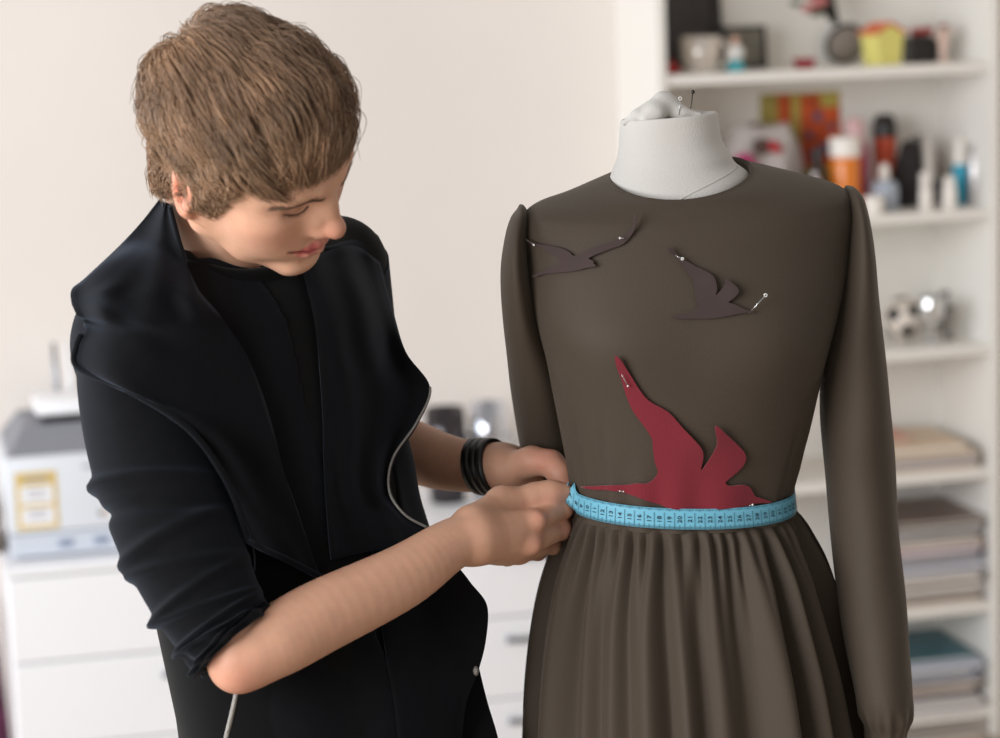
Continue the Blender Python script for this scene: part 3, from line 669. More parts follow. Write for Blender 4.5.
# ------------------------------------------------------------------ dress form and dress
DY = 2.38
def PY(px, py, Y):
    """point on the plane y = Y seen at a pixel"""
    d0 = P(px, py, 1.0)-EYE
    return EYE+d0*(Y/d0[1])
def ring(yL, xL, yR, xR, bf, bb, drop, th, Y=DY, yaw=0.0, ex=2.25, back_up=0.0):
    L = PY(xL, yL, Y); R = PY(xR, yR, Y); c = (L+R)/2; ax = (R-L)/2
    fr = np.array([ax[1], -ax[0], 0.0]); fr /= np.linalg.norm(fr)
    co = np.cos(th); si = np.sin(th)
    k = (np.abs(co)**ex+np.abs(si)**ex)**(-1/ex)
    b = np.where(si > 0, bf, bb)
    p = c+(co*k)[:, None]*ax+(si*k*b)[:, None]*fr
    p[:, 2] += drop*np.clip(si, 0, 1)**1.3 + back_up*np.clip(-si, 0, 1)
    return p
m_dress = mat('olive_crepe', (71, 61, 51), .68, spec=.25, sheen=.12, sheen_tint=(.8, .72, .6, 1), bump=.16, bump_scale=900, bump_kind='VORONOI')
foot = PY(684, 700, DY); foot[2] = 0
dress = empty('dress', foot, 'long sleeved dark olive dress with gathered skirt worn by the dress form', 'dress')
NT = 192
TH = np.arange(NT)*2*np.pi/NT
BOD = [  # yL xL yR xR bf bb drop back
    (178, 609, 165, 751, .084, .056, -.022, .010), (184, 590, 168, 772, .088, .064, -.020, .006), (193, 564, 174, 803, .0925, .072, -.018, .0),
    (201, 541, 182, 831, .0955, .078, -.0155, 0), (209, 528, 190, 846, .099, .082, -.013, 0), (222, 522, 204, 852, .103, .087, -.010, 0),
    (250, 523, 236, 850, .108, .094, -.006, 0), (290, 528, 280, 844, .117, .102, -.002, 0), (325, 536, 322, 834, .121, .104, 0, 0),
    (355, 545, 355, 825, .119, .102, 0, 0), (390, 552, 390, 817, .112, .097, 0, 0), (430, 560, 430, 808, .101, .091, -.001, 0),
    (465, 567, 465, 799, .092, .086, -.002, 0), (492, 571, 492, 792, .088, .085, -.003, 0), (512, 571, 510, 794, .090, .087, -.003, 0)]
_B = np.array(BOD, float); _y = np.concatenate([np.linspace(178, 250, 46)[:-1], np.linspace(250, 512, 88)])
bst = np.stack([smooth_interp(_y, _B[:, 0], _B[:, i]) for i in range(8)], 1)
def pleat_bust(p, th, y):
    pass
rows = []
for r in bst:
    p = ring(r[0], r[1], r[2], r[3], r[4], r[5], r[6], TH, back_up=r[7])
    y = (r[0]+r[2])/2
    fr = np.stack([np.cos(TH)*.9, -np.sin(TH), 0*TH], 1)
    off = np.zeros(NT)
    for a0 in (math.radians(90-33), math.radians(90+33)):
        off += .013*np.exp(-((TH-a0)/.40)**2)*math.exp(-((y-330)/46)**2)
    # soft drag folds from the bust to the armhole and the waist darts
    for a0, s in ((math.radians(150), 1), (math.radians(32), -1)):
        off += .0016*np.sin((y-300)/7.5+6*s*(TH-a0))*np.exp(-((TH-a0)/.16)**2)*math.exp(-((y-365)/30)**2)
    for a0 in (math.radians(148), math.radians(37), math.radians(131)):
        off -= .0028*np.exp(-((TH-a0-.0006*(y-430))/.022)**2)*np.clip((y-385)/40, 0, 1)
    off += .0022*np.sin(17*TH+2*np.sin(3*TH))*np.clip((y-430)/70, 0, 1)
    rows.append(p+fr*off[:, None])
bod = np.array(rows)
# thin turned-in neckline edge
inn = bod[0]+(bod[0].mean(0)-bod[0])*.035+np.array([0, 0, -.003]); inn2 = inn+np.array([0, 0, -.012])
lip = bod[0]+np.array([0, 0, .0012])+(bod[0].mean(0)-bod[0])*.012
bodv = np.concatenate([inn2, inn, lip, bod.reshape(-1, 3)])
nr = len(bodv)//NT
bodf = grid_faces(nr, NT, True)
bodice = mk('bodice', bodv, bodf, m_dress, dress); fixn(bodice)
SKT = [  # y xL xR bf drop fold gather
    (509, 571, 794, .089, -.003, .001, .0016), (520, 569, 798, .093, -.003, .005, .0078), (533, 565, 803, .100, -.003, .011, .0082), (560, 554, 815, .116, -.002, .019, .0046),
    (600, 544, 827, .134, 0, .025, .0018), (650, 537, 841, .150, 0, .029, .0006), (700, 533, 851, .162, 0, .031, 0), (738, 532, 858, .170, 0, .032, 0),
    (850, 529, 870, .183, 0, .034, 0), (1000, 525, 882, .195, 0, .036, 0), (1200, 520, 894, .205, 0, .038, 0)]
sst = catmull(np.array(SKT), 10)
NS = 640
TS = np.arange(NS)*2*np.pi/NS
w_ = TS*23+.9*np.sin(3*TS+.4)+.8*np.sin(5*TS+2.0)+1.0*np.sin(8*TS)
fold = (.5+.5*np.cos(w_)); fold = fold**.9*(.80+.35*np.sin(2*TS+.7)+.2*np.sin(7*TS+1.1))
gath = .5+.5*np.cos(47*TS+1.2*np.sin(5*TS)+.8*np.sin(9*TS+1)); gath = gath**.7
rows = []
for r in sst:
    p = ring(r[0], r[1], r[0], r[2], r[3], r[3]*.95, r[4], TS, ex=2.1)
    fr = np.stack([np.cos(TS), -np.sin(TS), 0*TS], 1)
    sway = .5*np.clip((r[0]-540)/300, 0, 1)
    f2 = np.interp((TS+.05*sway*np.sin(4*TS)) % (2*np.pi), TS, fold, period=2*np.pi)
    rows.append(p+fr*((f2-.55)*r[5]*.95+(gath-.4)*r[6])[:, None])
sk = np.array(rows)
skirt = mk('skirt', sk.reshape(-1, 3), grid_faces(len(sk), NS, True), m_dress, dress); fixn(skirt)
def sleeve(tab, side):
    st = catmull(np.array(tab, float), 8); n = 72; th = np.arange(n)*2*np.pi/n; rows = []
    for y, xl, xr, b, dy in st:
        p = ring(y, xl, y, xr, b, b, 0, th, Y=DY+dy, ex=2.0)
        fr = np.stack([np.cos(th), -np.sin(th), 0*th], 1)
        off = .0022*np.sin(13*th+1.5*np.sin(3*th))*math.exp(-((y-714)/14)**2) + .0008*np.sin(2*th+y/31.0)*np.clip((y-250)/100, 0, 1)+.0004*np.sin(3*th-y/19.0)
        rows.append(p+fr*off[:, None])
    g = np.array(rows); R = len(g)
    f = grid_faces(R, n, True)+[list(range(n)), [(R-1)*n+j for j in range(n)]]
    return fixn(mk('sleeve', g.reshape(-1, 3), f, m_dress, dress))
slR = sleeve([(187, 847, 854, .022, 0), (192, 845, 859, .036, 0), (200, 843, 863, .046, 0), (218, 843, 867, .056, 0), (250, 840, 872, .062, 0), (300, 832, 878, .066, 0), (355, 823, 884, .068, 0),
        (420, 822, 890, .066, 0), (480, 826, 895, .062, 0), (560, 833, 901, .058, -.02), (620, 842, 906, .055, -.05), (680, 852, 911, .052, -.075), (708, 857, 912, .048, -.08), (722, 863, 908, .041, -.08), (732, 864, 906, .039, -.08), (770, 866, 905, .037, -.08), (800, 866, 904, .036, -.08)], 1)
slL = sleeve([(206, 519, 524, .022, 0), (211, 516, 527, .036, 0), (219, 510, 528, .046, 0), (236, 505, 527, .056, 0), (270, 501, 530, .062, 0), (320, 502, 543, .066, .025), (370, 508, 562, .064, .065),
        (415, 515, 573, .060, .10), (450, 521, 582, .056, .13), (510, 534, 594, .052, .17), (570, 547, 604, .05, .20), (640, 558, 613, .046, .23), (700, 564, 616, .042, .25)], -1)

# dress form
form = empty('dress_form', foot, 'white fabric covered dress form standing under the dark olive dress', 'mannequin')
m_form = mat('white_jersey', (210, 206, 200), .85, spec=.2, bump=.25, bump_scale=500)
NK = [(123, 634, 113, 704, .040), (119.5, 625, 111.5, 713, .047), (122, 620.5, 113, 717.5, .0495), (132, 619.5, 124, 719, .050), (145, 619, 140, 722, .051), (158, 617, 153, 730, .054), (168, 613, 162, 735, .056), (180, 609, 172, 748, .064), (196, 604, 186, 756, .072), (230, 545, 215, 830, .088), (300, 545, 300, 825, .095), (400, 566, 400, 800, .085), (500, 586, 500, 775, .075), (620, 566, 620, 800, .09), (760, 560, 760, 820, .11)]
ns = catmull(np.array(NK, float), 6); n = 96; th = np.arange(n)*2*np.pi/n
g = []
for i, r in enumerate(ns):
    sc = 1.0 if r[0] < 185 and i > 4 else .97
    p = ring(r[0], r[1], r[2], r[3], r[4], r[4]*.95, -.012*np.clip((r[0]-140)/50, 0, 1), th, ex=2.1)
    if r[0] > 190: p = p.mean(0)+(p-p.mean(0))*.93
    g.append(p)
g = np.array(g)
topc = g[0].mean(0)+np.array([0, 0, .002])
v = np.concatenate([g.reshape(-1, 3), [topc]]); R = len(g)
f = grid_faces(R, n, True)+[[j, (j+1) % n, R*n] for j in range(n)]+[[(R-1)*n+j for j in range(n)]]
fixn(mk('torso', v, f, m_form, form))
# second layer of the cover, its edge running down to the neckline
cl = []
for i, r in enumerate(ns):
    if 150 < r[0] < 200:
        p = ring(r[0], r[1], r[2], r[3], r[4], r[4]*.95, -.012*np.clip((r[0]-140)/50, 0, 1), np.linspace(math.radians(12), math.radians(80), 40), ex=2.1)
        cl.append(p)
cl = np.array(cl); c0 = cl.mean((0, 1))
tt = np.linspace(0, 1, 30)
edge = []
bvn = BVHTree.FromPolygons([Vector(q) for q in v], f)
def hit(bv, px, py):
    d = Vector(P(px, py, 1.0)-EYE).normalized(); h = bv.ray_cast(Vector(EYE), d)
    return (np.array(h[0]), np.array(h[1]) if h[1].dot(d) < 0 else -np.array(h[1])) if h[0] is not None else (None, None)
for px, py in catmull([(743, 162), (728, 174), (710, 184), (690, 194), (676, 202)], 8):
    h, nn = hit(bvn, px, py)
    if h is not None: edge.append(h-nn*.0003)
q = MB(); q.tube(edge, .0011, 8); fixn(q.build('cover_hem', m_form, form, smooth=True))
q = MB(); q.lathe(foot, [(.20, 0), (.20, .012), (.19, .02), (.03, .03), (.018, .06), (.016, .8), (.016, .95)], 32); q.build('stand', mat('chrome_stand', (170, 170, 172), .25, .9), form, auto=40)
# crumpled gather on top of the neck
def dN(px, py, dy=0.0): return PY(px, py, DY+dy)
Gf_ = Field()
for path, rad in (([dN(655, 116, -.024), dN(659, 106, -.020), dN(662, 99.5, -.018), dN(667, 100.5, -.016), dN(671, 107, -.016), dN(675, 114, -.018)], [.007, .0055, .0055, .0055, .006, .005]),
    ([dN(625, 123, -.020), dN(638, 115, -.026), dN(650, 110, -.024), dN(659, 106, -.02)], [.0035, .0045, .0055, .005]),
    ([dN(646, 119, -.036), dN(656, 113, -.032), dN(664, 106, -.022)], [.004, .006, .005]),
    ([dN(668, 107, -.016), dN(682, 113, -.02), dN(700, 115, -.02)], [.006, .0045, .003]), ([dN(664, 110, .0), dN(684, 113, .01), dN(706, 113.5, .012)], [.006, .004, .003]), ([dN(640, 119, 0), dN(664, 108, -.01)], [.006, .006])):
    Gf_.chain(path, rad, k=.010)
v, f = Gf_.mesh(.0016); mk('fabric_gather', vsmooth(v, f, 2), f, m_form, form)

m_pin = mat('pin_steel', (205, 205, 205), .2, .9); m_pearl = mat('pin_pearl', (238, 236, 232), .25); m_jet = mat('pin_black', (14, 14, 14), .2)
def pin(a, b, label, head_m, r=.0018, ring_head=False, shaft=m_pin):
    t = empty('dressmaking_pin', a, label, 'pin', None)
    q = MB(); q.tube([a, (a+b)/2, b], [.0003, .00055, .00055], 6); q.build('shaft', shaft, t, smooth=True)
    q = MB()
    if ring_head:
        n_ = (b-a)/np.linalg.norm(b-a); c = b+n_*r; s_ = np.cross(n_, CF); s_ /= np.linalg.norm(s_)
        q.tube([c+r*(n_*math.cos(x)+s_*math.sin(x)) for x in np.linspace(0, 2*math.pi, 15)[:-1]], .0005, 6, closed=True)
    else: q.sphere(b, r, 14)
    q.build('head', head_m, t, smooth=True)
pin(dN(690, 114, -.02), dN(693, 92, -.02), 'black ball headed pin, tallest of those in the neck of the dress form', m_jet, .0021, shaft=m_jet)
pin(dN(679, 115, -.028), dN(680, 100, -.028), 'pin with a clear looped head in the top of the white neck', m_pearl, .0015, True)
pin(dN(677.5, 116, -.02), dN(678, 103, -.02), 'short black pin right beside the looped headed one in the white neck', m_jet, .0014, shaft=m_jet)
pin(dN(648, 114, -.02), dN(649, 106, -.02), 'very short steel pin left of the crumpled gather on the neck', m_pin, .0008)

# appliques
bvb = BVHTree.FromPolygons([Vector(q) for q in bodv], bodf)
bvl = BVHTree.FromPolygons([Vector(q) for q in sk.reshape(-1, 3)], grid_faces(len(sk), NS, True))
def surf(px, py, off):
    h, n = hit(bvb, px, py)
    return h+n*off
def applique(name, poly, m, label, cat, lift, step=4.0, thick=.0016, base=.0014):
    poly = catmull(np.array(list(poly)+[poly[0]], float), 3)[:-1]
    seen = []
    for q in poly:
        if not seen or np.hypot(*(np.array(seen[-1])-q)) > .8: seen.append(q)
    poly = np.array(seen); n = len(poly)
    x0, y0 = poly.min(0); x1, y1 = poly.max(0)
    inner = []
    for x in np.arange(x0, x1, step):
        for y in np.arange(y0, y1, step):
            a = poly; b_ = np.roll(poly, -1, 0)
            c = ((a[:, 1] > y) != (b_[:, 1] > y)) & (x < (b_[:, 0]-a[:, 0])*(y-a[:, 1])/(b_[:, 1]-a[:, 1]+1e-12)+a[:, 0])
            if c.sum() % 2 and np.min(np.hypot(poly[:, 0]-x, poly[:, 1]-y)) > 1.6: inner.append((x, y))
    allp = [Vector(p) for p in poly]+[Vector(p) for p in inner]
    out = delaunay_2d_cdt(allp, [], [list(range(n))], 1, 1e-4)
    V2 = np.array([list(p) for p in out[0]]); F2 = [list(q) for q in out[2]]
    top = []; bot_ = []
    for x, y in V2:
        h, nn = hit(bvb, x, y)
        if h is None: h, nn = hit(bvl, x, y)
        l = base+lift(x, y)
        top.append(h+nn*(l+thick)); bot_.append(h+nn*l)
    N = len(V2); faces = [q for q in F2]+[[i+N for i in q][::-1] for q in F2]
    cnt = {}
    for q in F2:
        for i in range(len(q)): cnt[(q[i], q[(i+1) % len(q)])] = 1
    for (a, b_) in list(cnt):
        if (b_, a) not in cnt: faces.append([b_, a, a+N, b_+N])
    return tag(fixn(mk(name, np.array(top+bot_), faces, m, smooth=False)), label, cat)
sc = lambda pts_, s, ox, oy: [(ox+x*s, oy+y*s) for x, y in pts_]
B1 = sc([(110,232),(160,265),(200,278),(270,290),(340,305),(400,335),(430,362),(475,350),(540,315),(620,285),(700,265),(760,235),(810,200),(850,150),(870,88),(875,125),(860,185),(820,240),(770,285),(690,315),(600,350),(540,382),(572,402),(578,425),(596,442),(530,452),(430,475),(300,487),(220,495),(170,512),(140,505),(200,480),(270,445),(325,425),(330,395),(290,350),(210,310),(150,275)], .14, 515, 205)
B2 = sc([(135,95),(165,105),(210,155),(270,195),(340,240),(420,280),(480,320),(505,380),(510,430),(500,468),(540,430),(570,380),(575,345),(620,375),(660,415),(672,450),(640,490),(598,522),(640,535),(700,565),(760,590),(805,605),(740,602),(660,612),(560,632),(440,645),(300,645),(210,645),(165,628),(230,620),(300,600),(350,570),(372,540),(350,500),(342,450),(345,410),(330,360),(290,300),(235,225),(190,165),(150,140)], .13, 650, 235)
B3 = sc([(245,38),(265,50),(300,110),(345,185),(390,238),(470,285),(530,350),(580,400),(612,440),(620,480),(610,537),(640,500),(665,455),(678,415),(668,350),(680,340),(720,380),(770,430),(800,470),(795,510),(760,550),(715,590),(735,607),(790,602),(820,615),(840,650),(880,665),(912,680),(850,682),(800,695),(730,705),(640,716),(560,716),(480,706),(440,688),(380,672),(300,640),(230,628),(150,622),(95,612),(200,606),(290,602),(340,596),(385,594),(425,550),(412,500),(405,440),(400,400),(370,350),(320,280),(290,210),(270,140),(250,80)], .2304, 560, 345)
m_brn = mat('plum_brown_felt', (70, 58, 56), .85, spec=.2); m_red = mat('crimson_felt', (122, 36, 47), .85, spec=.2, sheen=.2, bump=.2, bump_scale=700)
g2 = lambda x, y, cx, cy, s: math.exp(-((x-cx)**2+(y-cy)**2)/s**2)
applique('bird_applique', B1, m_brn, 'dark brown bird cutout with spread wings, upper left on the dress', 'applique', lambda x, y: .009*g2(x, y, 640, 217, 14)+.004*g2(x, y, 531, 237, 9)+.003*g2(x, y, 599, 265, 12)+.0008, 2.5)
applique('bird_applique', B2, m_brn, 'dark brown bird cutout with raised wings, upper right on the dress', 'applique', lambda x, y: .004*g2(x, y, 668, 248, 10)+.004*g2(x, y, 737, 290, 14)+.002*g2(x, y, 714, 280, 14)+.0008, 2.5)
applique('bird_applique', B3, m_red, 'large dark red bird cutout just above the measuring tape', 'applique', lambda x, y: .004*g2(x, y, 617, 355, 16)+.004*g2(x, y, 716, 425, 20)+.002*g2(x, y, 695, 440, 20)+.0006, 3.5)
def spin(p0, p1, label, o0=.004, o1=.006, **k): pin(surf(*p0, o0), surf(*p1, o1), label, **k)
spin((626, 239.5), (621.5, 239.2), 'small pearl headed pin in the right wing tip of the upper left brown bird', head_m=m_pearl, r=.0011, o0=.0075, o1=.0085)
spin((534, 241), (539.5, 244.3), 'small pin at the left wing tip of the upper left brown bird', head_m=m_pearl, r=.0011, o0=.006, o1=.007)
spin((675, 256), (681, 259), 'small pin at the wing tip of the upper right brown bird', head_m=m_pearl, r=.0011, ring_head=True, o0=.007, o1=.008)
spin((748.5, 313.5), (761, 298.5), 'long bright pin standing out of the beak of the upper right brown bird', head_m=m_pearl, r=.0014, ring_head=True, o0=.003, o1=.013)
spin((623.5, 371), (629, 382.5), 'thin pin near the top of the tall wing of the red bird', head_m=m_pearl, r=.0010, o0=.0075, o1=.0068)
spin((618, 489), (624.5, 489.8), 'tiny pin in the long thin tail of the red bird', head_m=m_pearl, r=.0008, o0=.0045, o1=.0046)
spin((746, 504), (749.5, 502.5), 'tiny pin beside the beak of the red bird at the tape', head_m=m_pearl, r=.0011, o0=.005, o1=.006)

# measuring tape around the waist
m_tape = mat('tape_blue', (112, 182, 206), .5, spec=.3, vary=.0); m_ink = mat('tape_ink', (24, 44, 66), .6)
tape = empty('measuring_tape', foot*[1, 1, 0]+[0, 0, PY(680, 510, DY)[2]-.02], 'light blue measuring tape drawn round the waist of the dress', 'measuring tape')
def tape_ring(th, off):
    # the waist ring at the tape's middle and, from it, the offset outwards
    p = ring(494, 571, 497, 792, .088+.003, .085+.003, -.004, th, ex=2.25)
    c = p.mean(0) if len(p) > 50 else PY(681, 495, DY)
    d = p-PY(681.5, 495.5, DY); d[:, 2] = 0; d /= np.linalg.norm(d, axis=1)[:, None]
    return p+d*off
tt = np.linspace(math.radians(172), math.radians(-172), 700)
mid = tape_ring(tt, .0030)
_e = mid[10].copy(); pinch = P(568.5, 491, (_e-EYE)@CF-.012)
_lead = pinch+(mid[34]-pinch)*np.linspace(0, 1, 22)[:-1, None]*np.linspace(1, 1, 21)[:, None]
mid = np.concatenate([_lead, mid[34:]]); tt = np.concatenate([np.full(len(_lead), tt[34]), tt[34:]])
TW = .0104
up = np.array([0, 0, 1.0])
# lean of the tape follows the body: top edge slightly in
radial = mid-PY(681.5, 495.5, DY); radial[:, 2] = 0; radial /= np.linalg.norm(radial, axis=1)[:, None]
lean = np.where(np.sin(tt) > -2, .08, 0)[:, None]
wv = up-radial*lean*1.0; wv /= np.linalg.norm(wv, axis=1)[:, None]
# the free end leaves the waist towards the fingers
_t = np.clip(1-np.arange(len(mid))/16.0, 0, 1)[:, None]**1.2
wv = wv*(1-_t)+(CR*.56+CU*.80)*_t; wv /= np.linalg.norm(wv, axis=1)[:, None]
g = np.stack([mid+wv*TW*s for s in (1, .5, 0, -.5, -1)], 0)
v, f = sheet(g, .0006); fixn(mk('band', v, f, m_tape, tape))
seg = np.concatenate([[0], np.cumsum(np.linalg.norm(np.diff(mid, axis=0), axis=1))])
def pxx(p): d = p-EYE; return 500+FPX*(d@CR)/(d@CF)
front = [i for i in range(len(mid)) if math.sin(tt[i]) > 0]
s20 = seg[min(front, key=lambda i: abs(pxx(mid[i])-679))]
def on_tape(s, w, off):
    i = np.clip(np.interp(s, seg, np.arange(len(seg))), 0, len(seg)-1.001); k = int(i); t_ = i-k
    return mid[k]*(1-t_)+mid[k+1]*t_ + (wv[k]*(1-t_)+wv[k+1]*t_)*w + (radial[k]*(1-t_)+radial[k+1]*t_)*off
tv = []; tf = []; nv = []; nf = []
def tick(s, w0, w1, wd=.0002):
    b_ = len(tv); tv.extend([on_tape(s-wd, w0, .0009), on_tape(s+wd, w0, .0009), on_tape(s+wd, w1, .0009), on_tape(s-wd, w1, .0009)]); tf.append([b_, b_+1, b_+2, b_+3])
for cm in range(3, 45):
    s0 = s20+(cm-20)*.01
    if s0 < .001 or s0 > seg[-1]-.02: continue
    for mm in range(10):
        s = s0+mm*.001-.005+.001
        if mm == 9: tick(s, -TW*.98, TW*.6, .00022)
        elif mm == 4: tick(s, -TW*.98, -TW*.55); tick(s, TW*.75, TW*.98)
        else: tick(s, -TW*.98, -TW*.72, .00012); tick(s, TW*.82, TW*.98, .00012)
    gv, gf = glyph(str(cm)); b_ = len(nv); h_ = .0042
    for x, y, _z in gv: nv.append(on_tape(s0-y*h_, x*h_*1.25-.0002, .0010))
    nf += [[i+b_ for i in q] for q in gf]
mk('scale', np.array(tv), tf, m_ink, tape, smooth=False); mk('numerals', np.array(nv), nf, m_ink, tape, smooth=False)
# the held end and the tail hanging behind the hand
e0 = mid[0]; 
path = np.array([e0, P(564, 494, 2.41), P(562, 500, 2.43), P(560, 512, 2.45), P(559, 530, 2.465), P(557, 548, 2.47), P(555, 566, 2.475), P(556, 600, 2.48)])
path = catmull(path, 6)
side = np.linspace(0, 1, len(path))[:, None]
wd_ = up*(1-np.clip(side*4, 0, 1)) + CR*np.clip(side*4, 0, 1); wd_ = wd_/np.linalg.norm(wd_, axis=1)[:, None]
g = np.stack([path+wd_*TW*s*.85 for s in (1, 0, -1)], 0)
v, f = sheet(g, .0006); fixn(mk('tail', v, f, m_tape, tape))
HEAD_M = [[0.84293527, 0.52256964, 0.12798871], [0.48020688, -0.62349045, -0.61697732], [-0.24261387, 0.581533, -0.77650363]]
HEAD_S = 0.965; HEAD_AT = (245.5, 157, 2.22); NECK_AT = (212, 318, 2.42); NOTCH_AT = (262, 288, 2.335)
_a = math.radians(6.0); _c6, _s6 = math.cos(_a), math.sin(_a)
HEAD_M = (np.array([[_c6, -_s6, 0], [_s6, _c6, 0], [0, 0, 1]]) @ np.array(HEAD_M)).tolist()
# ------------------------------------------------------------------ the man: solid modelling by distance fields
# ---- head pose (columns: forward, left, up in camera right/down/away)
HM = np.array(HEAD_M)
HS = HEAD_S
def cam2w(v): return v[0]*CR-v[1]*CU+v[2]*CF
HB = np.stack([cam2w(HM[:, i]) for i in range(3)], 0)      # rows: forward, left, up in the world
HC = P(*HEAD_AT)
def h2w(p): return HC+HS*(np.asarray(p, float)@HB)
def w2h(p): return ((np.asarray(p, float)-HC)@HB.T)/HS
# ---- head in its own frame (metres; x forward, y left, z up; origin between the ears)
Hd = Field()
Hd.ell((-.004, 0, .052), (.096, .077, .083), k=.01)
Hd.ell((.030, 0, .040), (.063, .067, .070), k=.03)
Hd.ell((.038, 0, -.010), (.052, .055, .062), k=.026)
for s_ in (1, -1):
    Hd.chain([(-.002, s_*.058, -.012), (.004, s_*.054, -.044), (.040, s_*.036, -.067), (.074, s_*.012, -.083)], [.016, .012, .0125, .014], k=.018)
    Hd.ell((.060, s_*.043, -.002), (.022, .019, .020), k=.025)
    Hd.ell((.066, s_*.026, -.032), (.022, .020, .028), k=.02)
Hd.ell((.078, 0, -.045), (.021, .030, .028), k=.02)
Hd.ell((.082, 0, -.078), (.015, .020, .015), k=.016)
Hd.chain([(.062, .052, .037), (.080, .034, .044), (.0885, .012, .041), (.0885, -.012, .041), (.080, -.034, .044), (.062, -.052, .037)], [.010]*6, k=.016)
for s_ in (1, -1): Hd.ell((.097, s_*.032, .023), (.014, .015, .0105), k=.012, op='s')
Hd.chain([(.088, 0, .034), (.101, 0, .014), (.113, 0, -.006)], [.0078, .0075, .0088], k=.012)
for s_ in (1, -1):
    Hd.ell((.094, s_*.0115, -.004), (.012, .0085, .015), k=.012)
    Hd.ell((.042, s_*.035, -.024), (.034, .023, .036), k=.026)
Hd.ell((.1140, 0, -.0105), (.0110, .0100, .0098), k=.008)
for s_ in (1, -1):
    Hd.ell((.1015, s_*.0112, -.0155), (.0095, .0062, .0074), k=.007)
    Hd.ell((.107, s_*.0062, -.0235), (.0050, .0030, .0030), k=.003, op='s')
    Hd.ell((.0725, s_*.0285, .0230), (.0145, .0150, .0135), k=.004)          # lidded eyeball
    Hd.ell((.0725, s_*.0285, .0215), (.0155, .0135, .0100), k=.002)         # lowered upper lid
# lips
def proj(F_, q):
    q = np.array(q, float)
    for _ in range(8): q = q-F_.ev(q)[..., None]*F_.grad(q)
    return q
up_l = [(.0835, .028, -.0465), (.0955, .014, -.0462), (.0995, .004, -.0445), (.0985, 0, -.0452), (.0995, -.004, -.0445), (.0955, -.014, -.0462), (.0835, -.028, -.0465)]
lo_l = [(.0830, .027, -.0490), (.0950, .013, -.0540), (.0985, 0, -.0560), (.0950, -.013, -.0540), (.0830, -.027, -.0490)]
LZ = lambda q: [(x, y, z+.0038+.0016*(abs(y)/.03)**2) for x, y, z in q]
up_l = LZ(up_l)
Hd.chain(up_l, [.0022, .0050, .0058, .0054, .0058, .0050, .0022], k=.004)
lo_l = LZ(lo_l)
Hd.chain(lo_l, [.0024, .0062, .0068, .0062, .0024], k=.004)
mid_l = [(.0815, .0335, -.0455), (.0890, .0265, -.0478), (.1005, .012, -.0500), (.1045, 0, -.0500), (.1005, -.012, -.0500), (.0890, -.0265, -.0478), (.0815, -.0335, -.0455)]
mid_l = LZ(mid_l)
cn = proj(Hd, [(.088, .0340, -.0375), (.090, .0305, -.0405), (.092, .027, -.0430)])
mid_l = [tuple(q) for q in cn]+mid_l[2:5]+[(q[0], -q[1], q[2]) for q in cn[::-1]]
Hd.chain(mid_l, [.0006, .0013, .0018, .0014, .0013, .0014, .0018, .0013, .0006], k=.003, op='s')
Hd.ell((.099, 0, -.0625), (.008, .014, .0055), k=.008, op='s')
for s_ in (1, -1):                                                        # ears
    Bq = np.array([[.92, s_*.36, .10], [-.36*s_, .92, 0], [-.10, 0, .99]])
    Hd.ell((-.014, s_*.077, .004), (.019, .0058, .031), Bq, k=.006)
    Hd.ell((-.008, s_*.0755, -.022), (.010, .0055, .011), Bq, k=.006)
    Hd.ell((-.010, s_*.0835, .004), (.011, .0042, .020), Bq, k=.004, op='s')
# neck (in head frame towards the trunk)
nb = w2h(P(*NECK_AT)); 
Hd.chain([(-.028, 0, -.010), (-.030, 0, -.050), nb*.6+np.array([-.03, 0, -.05])*.4, nb], [.048, .049, .053, .066], k=.010)
nR = w2h(P(*NOTCH_AT))
Hd.cone((-.010, -.052, -.030), nR, .013, .012, k=.022)
Hd.cone((-.010, .052, -.030), nR+np.array([0, .015, 0]), .013, .012, k=.022)
hv, hf = Hd.mesh(.00135)
hv = vsmooth(hv, hf, 1, .35)
def wgt(p, c, r): return np.exp(-(((p-np.asarray(c))/np.asarray(r))**2).sum(-1))
def mixc(c, t, w): return c*(1-w[:, None])+np.asarray(t)*w[:, None]
SKIN = np.array(srgb(224, 174, 145)[:3]); 
def seg_d(p, chain_):
    d = np.full(len(p), 1.0)
    for a, b in zip(chain_[:-1], chain_[1:]):
        a = np.asarray(a); b = np.asarray(b); ab = b-a; t = np.clip((p-a)@ab/(ab@ab), 0, 1); d = np.minimum(d, np.linalg.norm(p-a-t[:, None]*ab, axis=1))
    return d
hc = np.tile(SKIN, (len(hv), 1))
blush = np.array(srgb(206, 138, 116)[:3])
for s_ in (1, -1): hc = mixc(hc, blush, .55*wgt(hv, (.07, s_*.042, -.012), (.03, .028, .022)))
hc = mixc(hc, np.array(srgb(204, 130, 108)[:3]), .7*wgt(hv, (.116, 0, -.010), (.018, .018, .016)))
hc = mixc(hc, np.array(srgb(214, 120, 92)[:3]), .8*np.maximum(wgt(hv, (-.014, .08, 0), (.022, .012, .034)), wgt(hv, (-.014, -.08, 0), (.022, .012, .034))))
lipd = np.minimum(seg_d(hv, up_l), seg_d(hv, lo_l))
hc = mixc(hc, np.array(srgb(190, 88, 88)[:3]), np.clip((.0080-lipd)/.0018, 0, 1)*.9)
hc = mixc(hc, np.array(srgb(120, 52, 48)[:3]), np.clip((.0021-seg_d(hv, [(x-.0015, y, z) for x, y, z in mid_l]))/.0012, 0, 1)*.8)
for s_ in (1, -1): hc = mixc(hc, np.array(srgb(178, 122, 104)[:3]), .6*wgt(hv, (.08, s_*.031, .026), (.014, .016, .012)))
body_v = [h2w(hv)]; body_f = [hf]; body_c = [hc]; nb_ = len(hv)
def addbody(v, f, c):
    global nb_
    body_v.append(v); body_f.append(f+nb_); body_c.append(c); nb_ += len(v)

